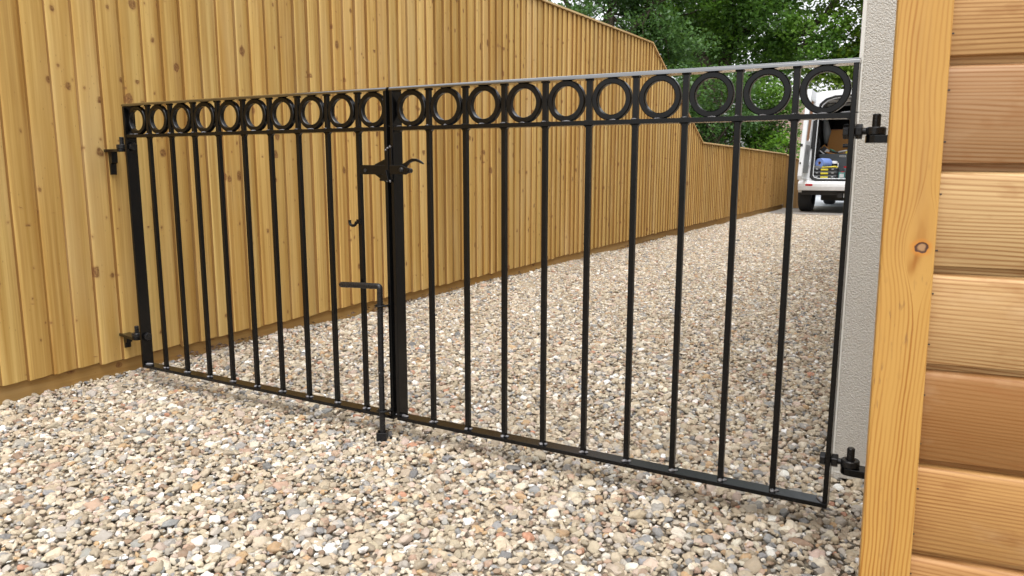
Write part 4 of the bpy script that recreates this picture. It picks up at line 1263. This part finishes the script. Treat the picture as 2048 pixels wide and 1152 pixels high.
tree('yellow_green_tree', 'yellow-green leafy tree beside the rendered wall, above the van', 'tree', (9.6, 19.6), 0.2,
     [([(9.6, 19.6, 0), (9.6, 19.6, 2.5), (9.5, 19.6, 5.0)], 0.18, 0.10), ([(9.6, 19.6, 2.5), (8.9, 19.5, 3.9)], 0.09, 0.04)],
     [((9.6, 19.6, 4.6), (1.6, 1.5, 2.3)), ((8.3, 19.2, 2.85), (0.75, 0.8, 0.85)), ((8.9, 19.2, 3.3), (0.8, 0.9, 0.9))], 170, 0.46, 220, 0.12, M['leaf_yellow'], 25,
     holes=[((7.35, 19, 3.0), (0.28, 2, 0.35)), ((8.7, 19, 4.7), (0.4, 2.5, 0.22))])
tree('far_tree', 'far dark green tree seen through the gaps behind the oak', 'tree', (7.0, 29.0), 0.3,
     [([(7.0, 29, 0), (7.0, 29, 3.5), (7.1, 29, 6)], 0.3, 0.15)],
     [((7.0, 29, 5.0), (4.2, 2.0, 2.6))], 46, 0.75, 150, 0.16, M['leaf_dark'], 35)
def shrub(name, label, base, crown, ncl, cr, per, size, mat, seed, group=None):
    b = base
    return tree(name, label, 'shrub', b, 0.04, [([(b[0], b[1], 0), (b[0] + .05, b[1], 0.7), (b[0], b[1], 1.1)], 0.05, 0.02), ([(b[0], b[1], 0.2), (b[0] + .3, b[1], 0.9)], 0.03, 0.012), ([(b[0], b[1], 0.2), (b[0] - .35, b[1], 0.9)], 0.03, 0.012)],
                crown, ncl, cr, per, size, mat, seed, group=group)
shrub('dark_shrub', 'broad dark green shrub behind the low end of the fence, left of the lighter bush', (4.3, 16.6), [((4.25, 16.6, 1.5), (1.25, 0.8, 1.45))], 120, 0.36, 230, 0.085, M['leaf_dark'], 45)
shrub('green_shrub', 'mid green shrub behind the low fence, between the dark shrub and the bright bush', (5.55, 17.2), [((5.55, 17.2, 1.45), (0.95, 0.7, 1.4))], 95, 0.34, 230, 0.085, M['leaf_oak'], 55)
shrub('bright_bush', 'bright lime green bush beside the open van door', (5.75, 15.9), [((5.75, 15.9, 0.85), (0.50, 0.45, 0.72))], 34, 0.24, 250, 0.075, M['leaf_bright'], 65)

# far brick house glimpsed left of the van
bh = thing('brick_outbuilding', 'low pinkish brick building glimpsed between the shrubs and the open van door', 'building', (9.35, 27.0, 0), R(-6))
mb = MB(); mb.box(0, 5, 0, 4, 0, 2.95); mb.build('wall', M['brick'], bh)
mb = MB(); mb.box(-0.06, 5.06, -0.06, 4.06, 2.95, 3.02); mb.build('roof', M['rooftile'], bh)

# dry leaf litter caught at the foot of the fence
mb = MB()
for i in range(260):
    tL = random.choice((random.gauss(4.9, 0.35), random.gauss(8.6, 0.5), random.uniform(3.3, 12), random.gauss(3.55, .1)))
    l_ = abs(random.gauss(0, 0.03)) + 0.002
    p = fw(tL, l_)
    a = random.uniform(0.006, 0.014)
    T_ = Matrix.Translation((p[0], p[1], 0.016 + random.uniform(0, 0.014))) @ Matrix.Rotation(random.uniform(0, 6.3), 4, 'Z') @ Matrix.Rotation(random.gauss(0, 0.6), 4, 'X')
    mb.add([(-a, 0, 0), (0, -a * .5, a * .25), (a, 0, 0), (0, a * .5, a * .2)], [(0, 1, 2, 3)], T_)
o = mb.build('dry_leaf_litter', M['dryleaf'])
tag(o, 'dry brown leaf scraps caught along the foot of the fence', 'leaf litter', kind='stuff')
